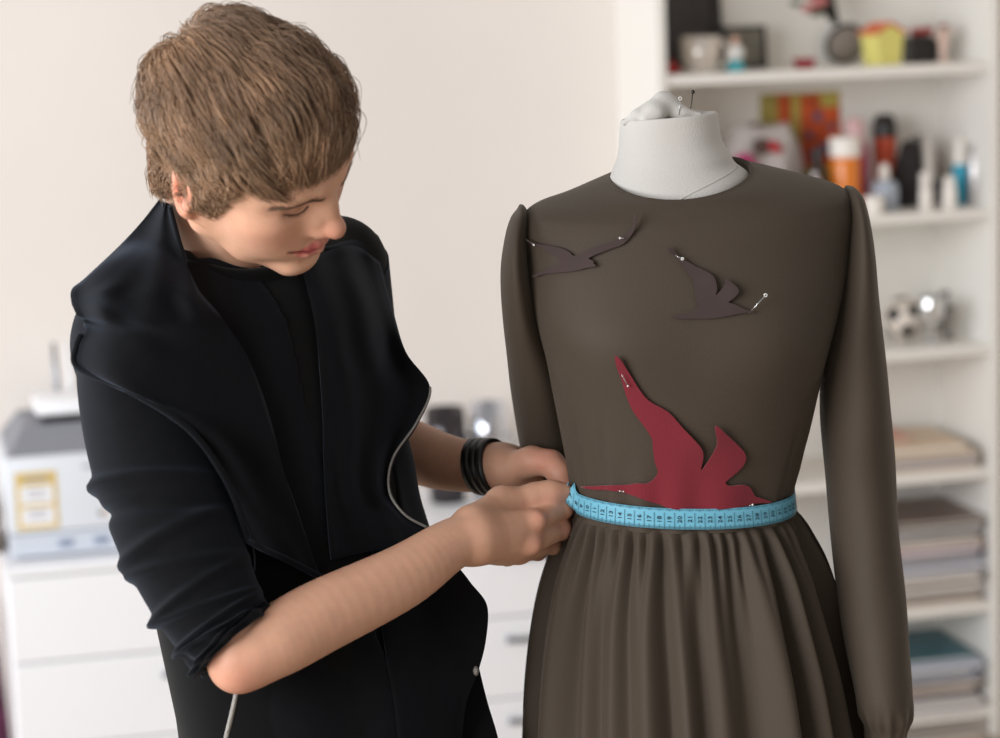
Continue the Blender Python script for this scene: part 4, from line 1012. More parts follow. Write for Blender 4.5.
def dense(p, r, n=7):
    return catmull(p, n), catmull(np.array(r)[:, None], n)[:, 0]
# ---- right arm (nearer the camera)
A = Field()
ra = pts((150, 345, 2.27), (182, 520, 2.23), (234, 632, 2.203))
A.chain(ra, [.050, .041, .031], k=.02)
A.chain(*dense(pts((242, 652, 2.20), (272, 643, 2.205), (322, 616, 2.235), (400, 578, 2.285), (447, 547, 2.32), (470, 538, 2.335)), [.0305, .0335, .0345, .0310, .0258, .0248]), k=.0004)
A.ell(P(237, 668, 2.19), (.018, .020, .018), k=.03)
A.ell(P(516, 508, 2.402), (.022, .012, .013), np.array([CR, CF, CU]), k=.012)
wr = P(470, 537, 2.335)
mc = pts((534, 521, 2.372), (530, 543, 2.372), (520, 553, 2.392), (507, 556, 2.415))
for i, m_ in enumerate(mc): A.cone(wr+(m_-wr)*.12, m_, .0205-.001*i, .0118-.0006*i, k=.016)
A.ell(P(502, 534, 2.385), (.030, .018, .022), np.array([CR, CF, CU]), k=.02)
def finger(F_, P_, R_, k=.005):
    F_.chain(P_, R_, k=k)
    for q, r in zip(P_[1:-1], R_[1:-1]): F_.ell(q, (r*1.04, r*1.04, r*1.04), k=.004)
finger(A, pts((534, 521, 2.372), (563, 509, 2.408), (569, 503, 2.428), (563, 496, 2.436)), [.0112, .0092, .0082, .0070])
finger(A, pts((530, 543, 2.372), (561, 530, 2.410), (566, 519, 2.432), (559, 512, 2.44)), [.0112, .0095, .0084, .0072])
finger(A, pts((520, 553, 2.392), (552, 545, 2.428), (555, 533, 2.446), (547, 526, 2.448)), [.0102, .0088, .0078, .0068])
finger(A, pts((507, 556, 2.415), (538, 552, 2.446), (541, 541, 2.458), (533, 535, 2.458)), [.0092, .0078, .0068, .0060])
A.ell(P(537, 520, 2.362), (.0075, .006, .0068), k=.010); A.ell(P(532, 545, 2.362), (.0075, .006, .0068), k=.010)
A.chain(pts((472, 522, 2.345), (501, 501, 2.385), (536, 494.5, 2.398), (552, 492, 2.400), (565, 490, 2.402)), [.0165, .0128, .0100, .0098, .0070], k=.012)
av, af = A.mesh(.0016); av = vsmooth(av, af, 1, .3)
ac = np.tile(np.array(srgb(216, 166, 138)[:3]), (len(av), 1))
pinkk = np.array(srgb(210, 136, 116)[:3])
for c_, r_ in ((P(537, 519, 2.365), .013), (P(532, 545, 2.365), .013), (P(562, 490, 2.41), .014), (P(568, 508, 2.41), .012), (P(567, 530, 2.41), .012), (P(237, 676, 2.18), .025)):
    ac = mixc(ac, pinkk, .6*wgt(av, c_, (r_,)*3))
ac = mixc(ac, np.array(srgb(176, 92, 96)[:3]), .5*wgt(av, P(548, 497, 2.40), (.018, .014, .009)))
addbody(av, af, ac)
# ---- left arm (behind)
A = Field()
A.chain(pts((335, 272, 2.5), (352, 380, 2.60), (362, 448, 2.63)), [.048, .042, .037], k=.02)
A.chain(*dense(pts((362, 448, 2.63), (400, 448, 2.60), (440, 461, 2.56), (480, 468, 2.53), (500, 468, 2.515)), [.033, .0345, .0310, .0262, .025]), k=.0004)
wl = P(496, 468, 2.515)
ml = pts((550, 461, 2.545), (549, 474, 2.553), (544, 486, 2.556), (536, 496, 2.552))
for i, m_ in enumerate(ml): A.cone(wl+(m_-wl)*.1, m_, .0185, .0118-.0006*i, k=.016)
A.ell(P(520, 473, 2.512), (.024, .020, .017), np.array([CR, CF, CU]), k=.018)
finger(A, pts((550, 461, 2.545), (580, 464, 2.525), (584, 478, 2.500), (573, 486, 2.478)), [.0105, .0090, .0080, .0068])
finger(A, pts((549, 474, 2.553), (584, 480, 2.540), (586, 494, 2.520), (574, 500, 2.500)), [.0105, .0090, .0080, .0068])
finger(A, pts((544, 486, 2.556), (576, 496, 2.548), (576, 509, 2.528), (564, 511, 2.512)), [.0098, .0084, .0074, .0064])
finger(A, pts((536, 496, 2.552), (562, 509, 2.546), (562, 519, 2.528), (552, 519, 2.516)), [.0088, .0074, .0066, .0058])
A.chain(pts((506, 469, 2.498), (532, 461, 2.478), (551, 463, 2.466), (560, 474, 2.456), (566, 485, 2.450)), [.0175, .0135, .0115, .0104, .0078], k=.012)
av, af = A.mesh(.0017); av = vsmooth(av, af, 1, .3)
ac = np.tile(np.array(srgb(210, 160, 133)[:3]), (len(av), 1))
for c_, r_ in ((P(545, 460, 2.46), .02), (P(566, 484, 2.45), .014), (P(575, 484, 2.48), .02)): ac = mixc(ac, pinkk, .6*wgt(av, c_, (r_,)*3))
addbody(av, af, ac)
# ---- trunk and legs under the clothes
SV = P(338, 268, 2.5)-P(130, 335, 2.25); SV[2] = 0; SV /= np.linalg.norm(SV)       # right shoulder -> left shoulder
NV = np.cross(SV, [0, 0, 1.0]); NV = NV if NV@CF < 0 else -NV                       # chest direction
hip = P(333, 760, 2.43)
Bd = Field()
Bd.ecap(P(252, 350, 2.40), P(262, 470, 2.41), (.145, .088), (.135, .085), SV, k=.03)
Bd.ecap(P(262, 470, 2.41), hip, (.135, .085), (.145, .095), SV, k=.03)
Bd.cone(P(150, 345, 2.27), P(235, 300, 2.38), .045, .055, k=.03); Bd.cone(P(335, 272, 2.5), P(240, 300, 2.39), .045, .055, k=.03)
fl = []
for sg in (-1, 1):
    h_ = hip+SV*sg*.085; a_ = hip+SV*sg*.105+NV*.01; a_[2] = .085; kn = (h_+a_)/2+NV*.015
    Bd.chain([h_, kn, a_], [.080, .055, .040], k=.03); Bd.cone(a_+np.array([0, 0, -.045]), a_+NV*.15+np.array([0, 0, -.055]), .030, .028, k=.03)
    fl.append((h_, kn, a_))
av, af = Bd.mesh(.008); addbody(av, af, np.tile(SKIN, (len(av), 1)))
base = hip.copy(); base[2] = 0
m_skin = mat('skin', (212, 164, 138), .5, spec=.35, sss=.18, attr='skin_tone', bump=.08, bump_scale=420, vary=.07, vary_scale=60)
person = mk('person', np.concatenate(body_v), np.concatenate(body_f), m_skin, None, base, True, attr=('skin_tone', np.concatenate(body_c)))
tag(person, 'man in black bending his head over the dress and holding the tape at its waist', 'person')
# ---- hair
m_hair = mat('brown_hair', (116, 92, 74), .38, spec=.5, attr='hair_tone')
Sk = Field(); Sk.ell((-.004, 0, .052), (.096, .077, .083), k=.01); Sk.ell((.030, 0, .040), (.063, .067, .070), k=.03); Sk.ell((.036, 0, -.012), (.052, .056, .070), k=.03)
Sk.chain([(-.028, 0, -.010), (-.030, 0, -.050), (-.040, 0, -.085)], [.050, .052, .054], k=.022)
for s_ in (1, -1): Sk.ell((.060, s_*.043, -.002), (.022, .019, .020), k=.025); Sk.chain([(-.002, s_*.058, -.012), (.006, s_*.052, -.048)], [.016, .014], k=.022)
def hairline(p):
    """how far inside the hair region (positive) a point of the scalp is"""
    x, y, z = p[..., 0], p[..., 1], p[..., 2]
    lim = np.interp(x, [-.12, -.075, -.045, -.02, -.004, .012, .026, .04, .055, .075, .10], [-.062, -.055, -.045, -.012, .004, -.006, .004, .052, .072, .086, .090])
    return z-lim
N_ST = 22000
d_ = rng.normal(size=(N_ST*2, 3)); d_ /= np.linalg.norm(d_, axis=1)[:, None]
root = np.array([-.004, 0, .040])+d_*.10
WH = np.array([-.088, -.004, .096])
extra_ = WH+rng.normal(size=(1600, 3))*.022
root = np.concatenate([extra_, root])
for _ in range(8): root = root-Sk.ev(root)[:, None]*Sk.grad(root)
root = root[hairline(root) > 0][:N_ST]
n = len(root); nrm = Sk.grad(root)
def tang(v, nn): return v-nn*(v*nn).sum(1)[:, None]
dr = tang(root-WH, nrm); dist = np.linalg.norm(dr, axis=1); dr /= dist[:, None]+1e-9
dr += np.cross(nrm, dr)*(.9*np.exp(-(dist/.03)**2))[:, None]
fr_ = np.clip((root[:, 0]-.02)/.05, 0, 1)*np.clip((root[:, 2]-.05)/.04, 0, 1)
dr += np.array([0, -.50, 0])*fr_[:, None]
NL = 260
lock = rng.normal(size=(NL, 3)); lock = np.array([-.004, 0, .045])+lock/np.linalg.norm(lock, axis=1)[:, None]*.09
lk = np.array([np.argmin(((lock-r)**2).sum(1)) for r in root]); ldir = rng.normal(size=(NL, 3))*.13; llen = rng.normal(size=NL)*.006; lh = rng.normal(size=NL)*.003
dr += ldir[lk]+rng.normal(size=(n, 3))*.035
side_ = np.clip((.085-root[:, 2])/.07, 0, 1)*np.clip((.06-root[:, 0])/.05, 0, 1)
length = .070-.030*side_+.004*rng.normal(size=n)+llen[lk]
length = np.clip(length, .012, .085)
height = np.clip(.0090+.0035*rng.normal(size=n)+lh[lk]+.010*np.clip((root[:, 2]-.05)/.06, 0, 1)-.0030*side_+.005*np.exp(-((root-WH)**2).sum(1)/.04**2)-.010*np.clip((root[:, 0]-.015)/.06, 0, 1), .0022, .030)
deep = rng.random(n) < .3; height[deep] *= .5
STEPS = 10
grav = (np.array([0, 0, -1.0])@HB.T)                                    # world down in the head frame
curl = rng.normal(size=(n, 3))*.018
wisp = (rng.random(n) < .03)[:, None]*rng.normal(size=(n, 3))*.25
def grow(length):
    pos = root.copy(); path = [pos-nrm*.002]
    dcur = dr/np.linalg.norm(dr, axis=1)[:, None]
    for k in range(STEPS):
        t = (k+1)/STEPS
        dcur = dcur+grav*.05+curl+wisp*t
        pos = pos+dcur/np.linalg.norm(dcur, axis=1)[:, None]*(length/STEPS)[:, None]
        g_ = Sk.grad(pos); h_now = Sk.ev(pos)
        tgt = height*np.minimum(1, 2.2*t)*(1-.6*max(0, t-.5)/.5)
        pos = pos+g_*np.clip(tgt-h_now, -.006, .006)[:, None]*(1-.7*(np.abs(wisp).sum(1) > 0))[:, None]
        dcur = pos-path[-1]; dcur = dcur-g_*(dcur*g_).sum(1)[:, None]*.6; dcur /= np.linalg.norm(dcur, axis=1)[:, None]+1e-9
        path.append(pos.copy())
    q = np.array(path).transpose(1, 0, 2)
    for _ in range(3): q[:, 1:-1] = q[:, 1:-1]*.5+(q[:, :-2]+q[:, 2:])*.25
    return q
path = grow(length)
# trim what falls past the cut line: over the ears, the nape and the fringe
low = hairline(path); marg = np.interp(path[..., 0], [-.1, -.02, .015, .03, .05, .08], [.012, .004, .010, .008, .014, .027])+.005*rng.normal(size=n)[:, None]+(llen[lk]*1.7)[:, None]
badm = low < -marg
first = np.where(badm.any(1), badm.argmax(1), STEPS+1)
path = grow(length*np.clip((first-.3)/STEPS, .30, 1))
def strands(path_h, rad, taper, tone, name, m, parent, attr='hair_tone', extra=None):
    n, K, _ = path_h.shape
    w = h2w(path_h)
    t = np.gradient(w, axis=1); t /= np.linalg.norm(t, axis=2)[..., None]+1e-12
    u = np.cross(t, np.array([.3, .2, .93])); u /= np.linalg.norm(u, axis=2)[..., None]+1e-12
    b = np.cross(t, u)
    r = rad[:, None]*taper[None, :]
    th = np.array([0, 2.0944, 4.18879])
    v = w[:, :, None, :]+r[:, :, None, None]*(np.cos(th)[None, None, :, None]*u[:, :, None, :]+np.sin(th)[None, None, :, None]*b[:, :, None, :])
    v = v.reshape(-1, 3)
    base_ = (np.arange(n)*K*3)[:, None, None]+(np.arange(K-1)*3)[None, :, None]
    j = np.arange(3)[None, None, :]; j2 = (j+1) % 3
    f = np.stack([base_+j, base_+j2, base_+3+j2, base_+3+j], -1).reshape(-1, 4)
    c = np.repeat(tone, K*3, axis=0)
    if extra is not None:
        ev, ef, ec = extra; f = np.concatenate([f, ef+len(v)]); v = np.concatenate([v, ev]); c = np.concatenate([c, ec])
    return mk(name, v, f, m, parent, smooth=True, attr=(attr, c))
# close under-layer so that no scalp shows
Cp = Field()
Cp.ell((-.004, 0, .052), (.0985, .0795, .0855), k=.01); Cp.ell((.026, 0, .046), (.065, .0690, .070), k=.03)
Cp.ell((-.034, 0, .0), (.056, .057, .057), k=.03)
def cutcap(X, D):
    return np.maximum(D, -(hairline(X)-.006)*.8)
cv, cf = Cp.mesh(.004, post=cutcap); cv = vsmooth(cv, cf, 2)
hb = np.array(srgb(152, 121, 97)[:3])
tone = hb[None, :]*np.exp(rng.normal(size=(n, 1))*.20+(rng.normal(size=NL)*.20)[lk][:, None])
tone[:, 2] *= .95
hair = strands(path, .00030+.00018*rng.random(n), np.array([1, 1, 1, 1, 1, .95, .9, .8, .65, .45, .15]), tone, 'hair', m_hair, person, extra=(h2w(cv), cf, np.tile(hb*.8, (len(cv), 1))))
tag(hair, 'short brown hair combed forward from the crown')
# brows and lashes
def onface(q):
    q = np.array(q, float)
    for _ in range(6): q = q-Hd.ev(q)[..., None]*Hd.grad(q)
    return q
for s_ in (1, -1):
    bp = []
    for i in range(280):
        t = rng.random(); c = catmull([(.098, s_*.010, .0365), (.094, s_*.026, .0415), (.082, s_*.042, .0410), (.068, s_*.054, .0355)], 10); a = c[int(t*(len(c)-2))]
        a = onface((a+np.array([0, 0, rng.normal()*.0019*(1-.6*t)])).reshape(1, 3))[0]
        dd = c[min(len(c)-1, int(t*(len(c)-2))+1)]-c[int(t*(len(c)-2))]; dd /= np.linalg.norm(dd); dd += np.array([.1, 0, .25*(1-t)+rng.normal()*.15])
        L_ = .0045+.002*rng.random()
        pp = onface(np.array([a+dd*L_*k_ for k_ in np.linspace(0, 1, 5)])); g_ = Hd.grad(pp)
        bp.append(pp+g_*np.array([-.0003, .0009, .0013, .0013, .0009])[:, None])
    bp = np.array(bp)
    strands(bp, np.full(len(bp), .00023), np.array([1, 1, .9, .7, .3]), np.tile(hb*.62, (len(bp), 1)), 'eyebrow', m_hair, person)
for s_ in (1, -1):
    lp = []
    c = onface(catmull([(.085, s_*.0125, .0165), (.0885, s_*.021, .0125), (.0875, s_*.030, .0120), (.082, s_*.038, .0145), (.075, s_*.0445, .0185)], 8)); g_ = Hd.grad(c)
    for i, (a, g1) in enumerate(zip(c, g_)):
        for q in range(1):
            aa = a+rng.normal(size=3)*.0004; dd = g1+np.array([0, s_*.25, -.75])+rng.normal(size=3)*.12; dd /= np.linalg.norm(dd); L_ = .0048
            lp.append([aa-g1*.0003, aa+dd*L_*.35, aa+dd*L_*.7+np.array([0, 0, .0006]), aa+dd*L_+np.array([0, 0, .0016])])
    # the dark rim of the lid: one long strand
    lp = np.array(lp)
    strands(lp, np.full(len(lp), .00016), np.array([1.1, 1, .8, .3]), np.tile(hb*.25, (len(lp), 1)), 'eyelash_row', m_hair, person)
for s_ in (1, -1):
    c = onface(catmull([(.085, s_*.0125, .0165), (.0885, s_*.021, .0125), (.0875, s_*.030, .0120), (.082, s_*.038, .0145), (.075, s_*.0445, .0185)], 8))
    q = MB(); q.tube(h2w(c+Hd.grad(c)*.0001), .00055*HS, 6); q.build('lash_line', mat('lash_dark', (58, 38, 32), .6), person, smooth=True)
# arm hair is left to the skin's own colour

# ---- clothes
m_blk = mat('black_jersey', (11, 11, 13), .85, spec=.12, sheen=.135, sheen_tint=(.52, .62, .82, 1), bump=.25, bump_scale=26, vary=.25, vary_scale=70)
m_tee = mat('black_tee_cotton', (9, 9, 10), .9, spec=.15, sheen=.08, bump=.15, bump_scale=40)
m_zip = mat('zip_teeth', (150, 146, 140), .4, .6, bump=.6, bump_scale=900)
Tr = Field()     # T-shirt over the trunk
CH = P(252, 365, 2.385); WA = P(285, 560, 2.40)
Tr.ecap(P(246, 345, 2.385), P(266, 470, 2.395), (.172, .108), (.168, .106), SV, k=.03)
Tr.ecap(P(266, 470, 2.395), P(330, 700, 2.42), (.168, .106), (.185, .120), SV, k=.03)
Tr.cone(P(150, 335, 2.275), P(228, 305, 2.38), .060, .058, k=.04)
Tr.chain(pts((336, 268, 2.5), (290, 285, 2.44), (240, 300, 2.39)), [.056, .054, .06], k=.03)
tv_, tf_ = Tr.mesh(.005); tv_ = vsmooth(tv_, tf_, 2)
tee = mk('t_shirt', tv_, tf_, m_tee, person)
def march(Fd, px, py, d0=1.9, d1=2.9):
    px = np.atleast_1d(np.asarray(px, float)); py = np.atleast_1d(np.asarray(py, float)); d = np.full(px.shape, d0); done = np.zeros(px.shape, bool)
    for _ in range(140):
        s_ = Fd.ev(P(px, py, d)); done |= s_ < .0006
        d = np.where(done, d, d+np.clip(s_*.55, .0004, .03))
    return np.where(done, d, np.nan)
nk = catmull([(181, 246), (187, 258), (200, 268), (225, 275), (250, 276), (275, 272), (300, 262), (318, 248)], 8)
dd = march(Tr, nk[:, 0], nk[:, 1]); dd = np.where(np.isnan(dd), 2.42, dd)
ker = np.ones(9)/9; dd = np.convolve(np.pad(dd, 4, 'edge'), ker, 'valid')
q = MB(); q.tube(P(nk[:, 0], nk[:, 1], dd-.002), .0075, 12); q.build('neckband', m_tee, tee, smooth=True)
# jacket: body shell, open at the front
Jk = Field()
Jk.ecap(P(244, 345, 2.392), P(264, 470, 2.40), (.184, .120), (.178, .116), SV, k=.03)
Jk.ecap(P(264, 470, 2.40), P(331, 690, 2.425), (.176, .112), (.178, .120), SV, k=.03)
Jk.ecap(P(331, 690, 2.425), P(345, 900, 2.44), (.178, .120), (.185, .135), SV, k=.03)
Jk.chain(pts((335, 265, 2.5), (290, 268, 2.445), (238, 285, 2.40)), [.0575, .054, .060], k=.03)
Jk.cone(P(140, 335, 2.27), P(225, 290, 2.39), .066, .058, k=.04)
def openfront(X, D):
    # leave a wedge open over the T-shirt, from the collar down
    q = X-P(262, 420, 2.40)
    s_ = q@SV; nn = q@NV; z = X[..., 2]-P(262, 420, 2.40)[2]
    half = np.clip(.055+.10*(z+.02), .03, .085)
    cut = np.maximum(np.abs(s_-.01)-half, -(nn-.05))
    shell = np.maximum(D, -(D+.011))
    top = (X-P(238, 246, 2.40))@np.array([0, 0, 1.0])
    return np.maximum(np.maximum(shell, -cut), top)
jv, jf = Jk.mesh(.0042, post=openfront); jv = vsmooth(jv, jf, 6)
# hanging folds on the cloth
zj = jv[:, 2]; aj = np.arctan2((jv-P(300, 560, 2.41))@SV, (jv-P(300, 560, 2.41))@NV)
gN = Jk.grad(jv, .002)
jv = jv+gN*(.0035*np.sin(9*aj+3*np.sin(2*aj)+zj*6)*np.clip((1.30-zj)/.25, 0, 1)+.0030*np.sin(26*zj+7*aj)*np.clip((zj-1.2)/.1, 0, 1))[:, None]
jacket = mk('jacket', jv, jf, m_blk, person)
# sleeves
def sleeve_m(axis, rad, name, folds, n=110, per=30):
    ax_ = catmull(axis, per); K = len(ax_); r = smooth_interp(np.linspace(0, 1, K), np.linspace(0, 1, len(rad)), rad)
    v, f = tube_geo(ax_, r, n)
    g = v.reshape(K, n, 3); ctr = ax_[:, None, :]; dirs = g-ctr; L_ = np.linalg.norm(dirs, axis=2); dirs /= L_[..., None]+1e-9
    t = np.linspace(0, 1, K)[:, None]; th = (np.arange(n)*2*np.pi/n)[None, :]
    off = folds(t, th, dirs)
    g = ctr+dirs*(L_+off)[..., None]
    # inner layer so the cuff has an opening
    inner = ctr+dirs*(L_+off-.0035)[..., None]
    vv = np.concatenate([g.reshape(-1, 3), inner[-30:].reshape(-1, 3)])
    ff = grid_faces(K, n, True); b = K*n
    ff += [[q+b for q in k_][::-1] for k_ in grid_faces(30, n, True)]
    ff += [[(K-1)*n+j, (K-1)*n+(j+1) % n, b+29*n+(j+1) % n, b+29*n+j] for j in range(n)]
    ff.append(list(range(n))[::-1])
    return fixn(mk(name, vv, ff, m_blk, jacket))
viewd = -CF
def foldsR(t, th, dirs):
    cu = (dirs@CR); cv_ = (dirs@viewd); cz = dirs@CU
    o = np.zeros(np.broadcast(t, th).shape)
    for t0, amp, w, sl in ((.44, .0058, .014, .030), (.50, -.0045, .014, .034), (.55, .0050, .014, -.020), (.62, .0040, .013, .03), (.68, .0045, .012, -.028), (.74, .0045, .011, .03), (.80, .0050, .010, -.02), (.85, .0050, .009, .024), (.90, .0055, .009, -.018), (.955, .0050, .009, .012)):
        o += 1.45*amp*np.exp(-((t-t0-sl*cu-.012*cz)/w)**2)*(.55-.45*cu+.25*cv_)
    o += .0035*np.sin(9*th+20*t)*np.exp(-((t-.93)/.09)**2)
    o += .0022*np.sin(5*th+9*t)*np.clip(1-t/.5, 0, 1)
    return o
sleeve_m(pts((150, 318, 2.275), (150, 370, 2.262), (155, 440, 2.245), (172, 515, 2.225), (200, 585, 2.21), (224, 628, 2.203), (237, 643, 2.20)), [.068, .070, .0645, .0595, .052, .046, .0425], 'sleeve', foldsR)
def foldsL(t, th, dirs): return .003*np.sin(24*t+3*np.cos(th))*np.clip((t-.3)/.3, 0, 1)
sleeve_m(pts((335, 265, 2.5), (346, 330, 2.55), (353, 400, 2.60), (362, 440, 2.625), (392, 446, 2.60)), [.0575, .0535, .051, .048, .042], 'sleeve', foldsL)
# everything the flaps can lie on
Al = Field(); Al.ops = Jk.ops[:]
Al.chain(pts((150, 318, 2.275), (150, 370, 2.262), (155, 440, 2.245), (172, 515, 2.225)), [.070, .072, .067, .062], k=.02)
def flap(name, rows, m, off, th=.0035, lay=True, n=9, wav=None, parent=None, sm=5):
    """a cloth flap given by rows of (pixel x, pixel y, depth or None): None lies on the garment below"""
    g = np.array([[(p[0], p[1]) for p in r] for r in rows], float)
    g2 = np.stack([catmull(g[i], n) for i in range(len(g))]); g3 = np.stack([catmull(g2[:, j], n) for j in range(g2.shape[1])], 1)
    dp = np.array([[np.nan if p[2] is None else p[2] for p in r] for r in rows], float)
    if np.isnan(dp).any():
        m_ = march(Al, g[..., 0].ravel(), g[..., 1].ravel()).reshape(dp.shape)
        m_ = np.where(np.isnan(m_), np.nanmean(m_), m_)
        dp = np.where(np.isnan(dp), m_-off, dp)
    d2 = np.stack([catmull(dp[i][:, None], n)[:, 0] for i in range(len(dp))]); d3 = np.stack([catmull(d2[:, j][:, None], n)[:, 0] for j in range(d2.shape[1])], 1)
    if lay:
        sdeep = march(Al, g3[..., 0].ravel(), g3[..., 1].ravel()).reshape(d3.shape)
        d3 = np.where(np.isnan(sdeep), d3, np.minimum(d3, sdeep-off))
    for _ in range(sm):
        p_ = np.pad(d3, 1, 'edge'); d3 = (p_[1:-1, 1:-1]*2+p_[:-2, 1:-1]+p_[2:, 1:-1]+p_[1:-1, :-2]+p_[1:-1, 2:])/6
    R, C = d3.shape
    if wav is not None: d3 = d3-wav(np.linspace(0, 1, R)[:, None], np.linspace(0, 1, C)[None, :])
    G = P(g3[..., 0], g3[..., 1], d3)
    v, f = sheet(G, th)
    return fixn(mk(name, v, f, m, parent or jacket)), G
N_ = None
lap, Gl = flap('lapel', [
    [(160, 201, 2.262), (165, 202, 2.248), (167, 204, 2.240), (169, 208, 2.236)],
    [(124, 241, 2.29), (146, 243, 2.262), (164, 243, 2.245), (180, 246, 2.236)],

    [(86, 277, 2.26), (124, 279, 2.225), (160, 280, 2.243), (192, 276, N_)],
    [(71, 291, 2.24), (112, 295, 2.20), (162, 297, 2.24), (201, 293, N_)],
    [(75, 312, 2.225), (114, 316, 2.175), (170, 318, 2.22), (215, 309, N_)],
    [(85, 325, 2.21), (118, 332, 2.16), (176, 334, N_), (228, 326, N_)],
    [(77, 345, 2.205), (122, 358, 2.155), (190, 366, N_), (245, 352, N_)],
    [(79, 368, 2.20), (130, 388, 2.16), (203, 402, N_), (262, 392, N_)],
    [(132, 392, 2.172), (172, 412, 2.175), (222, 430, N_), (274, 432, N_)],
    [(190, 430, 2.185), (212, 448, 2.195), (246, 466, N_), (286, 478, N_)],
    [(228, 484, 2.20), (240, 496, 2.205), (268, 515, N_), (302, 526, N_)],
    [(249, 541, 2.205), (262, 548, 2.21), (288, 560, N_), (321, 577, N_)]], m_blk, .010, n=8, sm=3,
    wav=lambda r, c: -.016*np.exp(-((r-.43)/.03)**2)*np.exp(-((c-.0)/.30)**2)+.010*np.exp(-((r-.34)/.04)**2)*np.exp(-((c-.1)/.25)**2)+.0055*np.sin(20*c+9*r)*np.exp(-((r-.32)/.13)**2)+.0035*np.sin(16*r-11*c))
# rolled hem of the lapel
hem = np.concatenate([Gl[len(Gl)//2:, 0], Gl[-1, 1:]]); q = MB(); q.tube(hem-CF*.001, .0032, 8); q.build('hem', m_blk, lap, smooth=True)
# collar standing behind the neck
flap('collar', [[(164, 204, 2.42), (178, 198, 2.46), (215, 205, 2.52), (270, 220, 2.52), (330, 212, 2.50)],
                [(168, 222, 2.41), (190, 240, 2.47), (220, 255, 2.53), (275, 250, 2.53), (335, 235, 2.49)]], m_blk, .004, lay=False)
# left front of the jacket with its curling zip edge
lf, Gf = flap('front_panel', [
    [(300, 262, N_), (330, 250, N_), (356, 246, N_), (380, 262, 2.455)],
    [(312, 310, N_), (345, 305, N_), (372, 305, N_), (393, 310, 2.45)],
    [(318, 350, N_), (350, 350, N_), (380, 350, 2.42), (406, 352, 2.43)],
    [(322, 385, N_), (356, 388, N_), (394, 388, 2.40), (430, 387, 2.42)],
    [(325, 425, N_), (355, 425, N_), (390, 422, 2.38), (417, 422, 2.395)],
    [(326, 460, N_), (350, 462, N_), (375, 460, 2.365), (393, 458, 2.37)],
    [(328, 495, N_), (350, 495, N_), (374, 493, 2.35), (389, 490, 2.355)],
    [(330, 530, N_), (360, 525, N_), (390, 518, 2.335), (404, 514, 2.345)],
    [(332, 560, N_), (366, 552, N_), (400, 545, 2.33), (428, 528, 2.35)]], m_blk, .008, n=8, wav=lambda r, c: .004*np.sin(16*c-5*r))
q = MB(); q.tube(Gf[int(len(Gf)*.37):, -1]-CF*.0012, .0014, 8); q.build('zip', m_zip, lf, smooth=True)
# the panel's lower edge swinging out below the wrist
lw, Gw = flap('front_hem', [
    [(372, 540, 2.335), (405, 545, 2.335), (435, 555, 2.35), (452, 562, 2.36)],
    [(376, 570, N_), (410, 570, N_), (446, 575, 2.37), (470, 584, 2.375)],
    [(380, 600, N_), (420, 600, N_), (460, 602, 2.375), (487, 605, 2.38)],
    [(385, 640, N_), (425, 640, N_), (462, 640, 2.375), (486, 640, 2.38)],
    [(390, 675, N_), (425, 675, N_), (456, 674, 2.37), (478, 672, 2.375)],
    [(395, 710, N_), (430, 710, N_), (452, 708, 2.37), (466, 705, 2.375)],
    [(400, 760, N_), (430, 760, N_), (450, 760, 2.38), (460, 760, 2.385)]], m_blk, .008, n=8)
q = MB(); q.sphere(P(476, 671, 2.372), .004, 12, sc=(.8, .8, 1.3)); q.build('zip_pull', m_zip, lw, smooth=True)
flap('inner_hem', [[(420, 640, 2.40), (450, 645, 2.40), (476, 655, 2.41)], [(430, 690, 2.40), (460, 695, 2.40), (487, 700, 2.41)], [(435, 740, 2.40), (470, 740, 2.40), (499, 742, 2.41)], [(440, 800, 2.40), (475, 800, 2.40), (508, 800, 2.41)]], m_blk, .006, n=8, lay=False)
# near front edge with its white zip below the elbow
zl_ = catmull([(240, 672), (236, 695), (231, 718), (226, 740), (222, 770)], 8); dz = march(Al, zl_[:, 0], zl_[:, 1])
q = MB(); q.tube(P(zl_[:, 0], zl_[:, 1], np.where(np.isnan(dz), 2.3, dz)-.003), .0028, 8); q.build('zip', m_zip, jacket, smooth=True)
zl_ = catmull([(246, 512), (250, 535), (254, 555), (254, 572)], 8); dz = march(Al, zl_[:, 0], zl_[:, 1])
q = MB(); q.tube(P(zl_[:, 0], zl_[:, 1], np.where(np.isnan(dz), 2.2, dz)-.002), .0014, 8); q.build('zip', mat('dark_zip', (64, 64, 70), .4, .6), jacket, smooth=True)
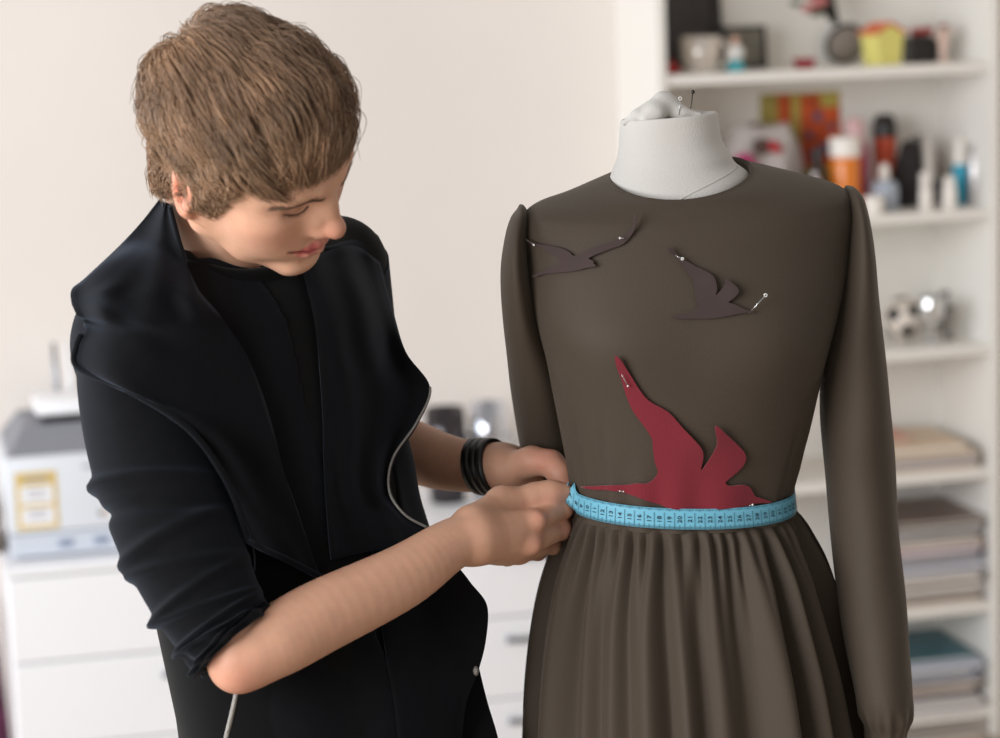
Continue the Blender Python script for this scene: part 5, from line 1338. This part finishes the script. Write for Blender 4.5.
# trousers and shoes
Tq = Field(); Tq.ecap(hip+np.array([0, 0, .06]), hip+np.array([0, 0, -.06]), (.155, .105), (.16, .11), SV, k=.04)
for h_, kn, a_ in fl: Tq.chain([h_, kn, a_+np.array([0, 0, .02])], [.092, .068, .056], k=.03)
v, f = Tq.mesh(.008); mk('trousers', vsmooth(v, f, 2), f, mat('black_denim', (20, 20, 24), .85), person)
for h_, kn, a_ in fl:
    S_ = Field(); b0 = a_.copy(); b0[2] = .045
    S_.chain([b0-NV*.03, b0+NV*.07, b0+NV*.17-np.array([0, 0, .008])], [.043, .043, .036], k=.02); S_.cone(b0, a_+np.array([0, 0, .03]), .045, .048, k=.02)
    v, f = S_.mesh(.006, post=lambda X, D: np.maximum(D, .002-X[..., 2])); mk('shoe', v, f, mat('shoe_leather', (28, 26, 26), .5), person)
# wristband
wb_ = empty('wristband', P(486, 468, 2.525), 'black leather wristband on the raised left wrist', 'wristband')
wb_.parent = person; wb_.location = Vector(P(486, 468, 2.525)-base)
for k_ in ('label', 'category'): del wb_[k_]
wa = P(500, 468, 2.515)-P(440, 461, 2.56); wa /= np.linalg.norm(wa)
s1 = np.cross(wa, CF); s1 /= np.linalg.norm(s1); s2 = np.cross(wa, s1)
m_lea = mat('black_leather', (22, 20, 20), .45, bump=.3, bump_scale=200)
for k_, (o_, wd2) in enumerate(((-.0095, .0050), (-.000, .0042), (.0095, .0046))):
    prof = []; c0 = P(488, 467.5, 2.5250)+wa*o_
    th = np.linspace(0, 2*math.pi, 49)[:-1]
    tilt = .22+.05*k_
    ringp = np.array([c0+(s1*math.cos(x)+s2*math.sin(x))*(.0285+.0006*k_)+wa*tilt*.0285*math.cos(x)*-1 for x in th])
    V_ = []; 
    for dw, dr_ in ((-wd2, 0), (-wd2, .0022), (wd2, .0022), (wd2, 0)): V_.append(ringp+wa*dw+(ringp-c0)/np.linalg.norm(ringp-c0, axis=1)[:, None]*dr_)
    V_ = np.array(V_).reshape(-1, 3); n_ = 48
    F_ = [[i*n_+j, i*n_+(j+1) % n_, ((i+1) % 4)*n_+(j+1) % n_, ((i+1) % 4)*n_+j] for i in range(4) for j in range(n_)]
    fixn(mk('strap', V_, F_, m_lea, wb_))
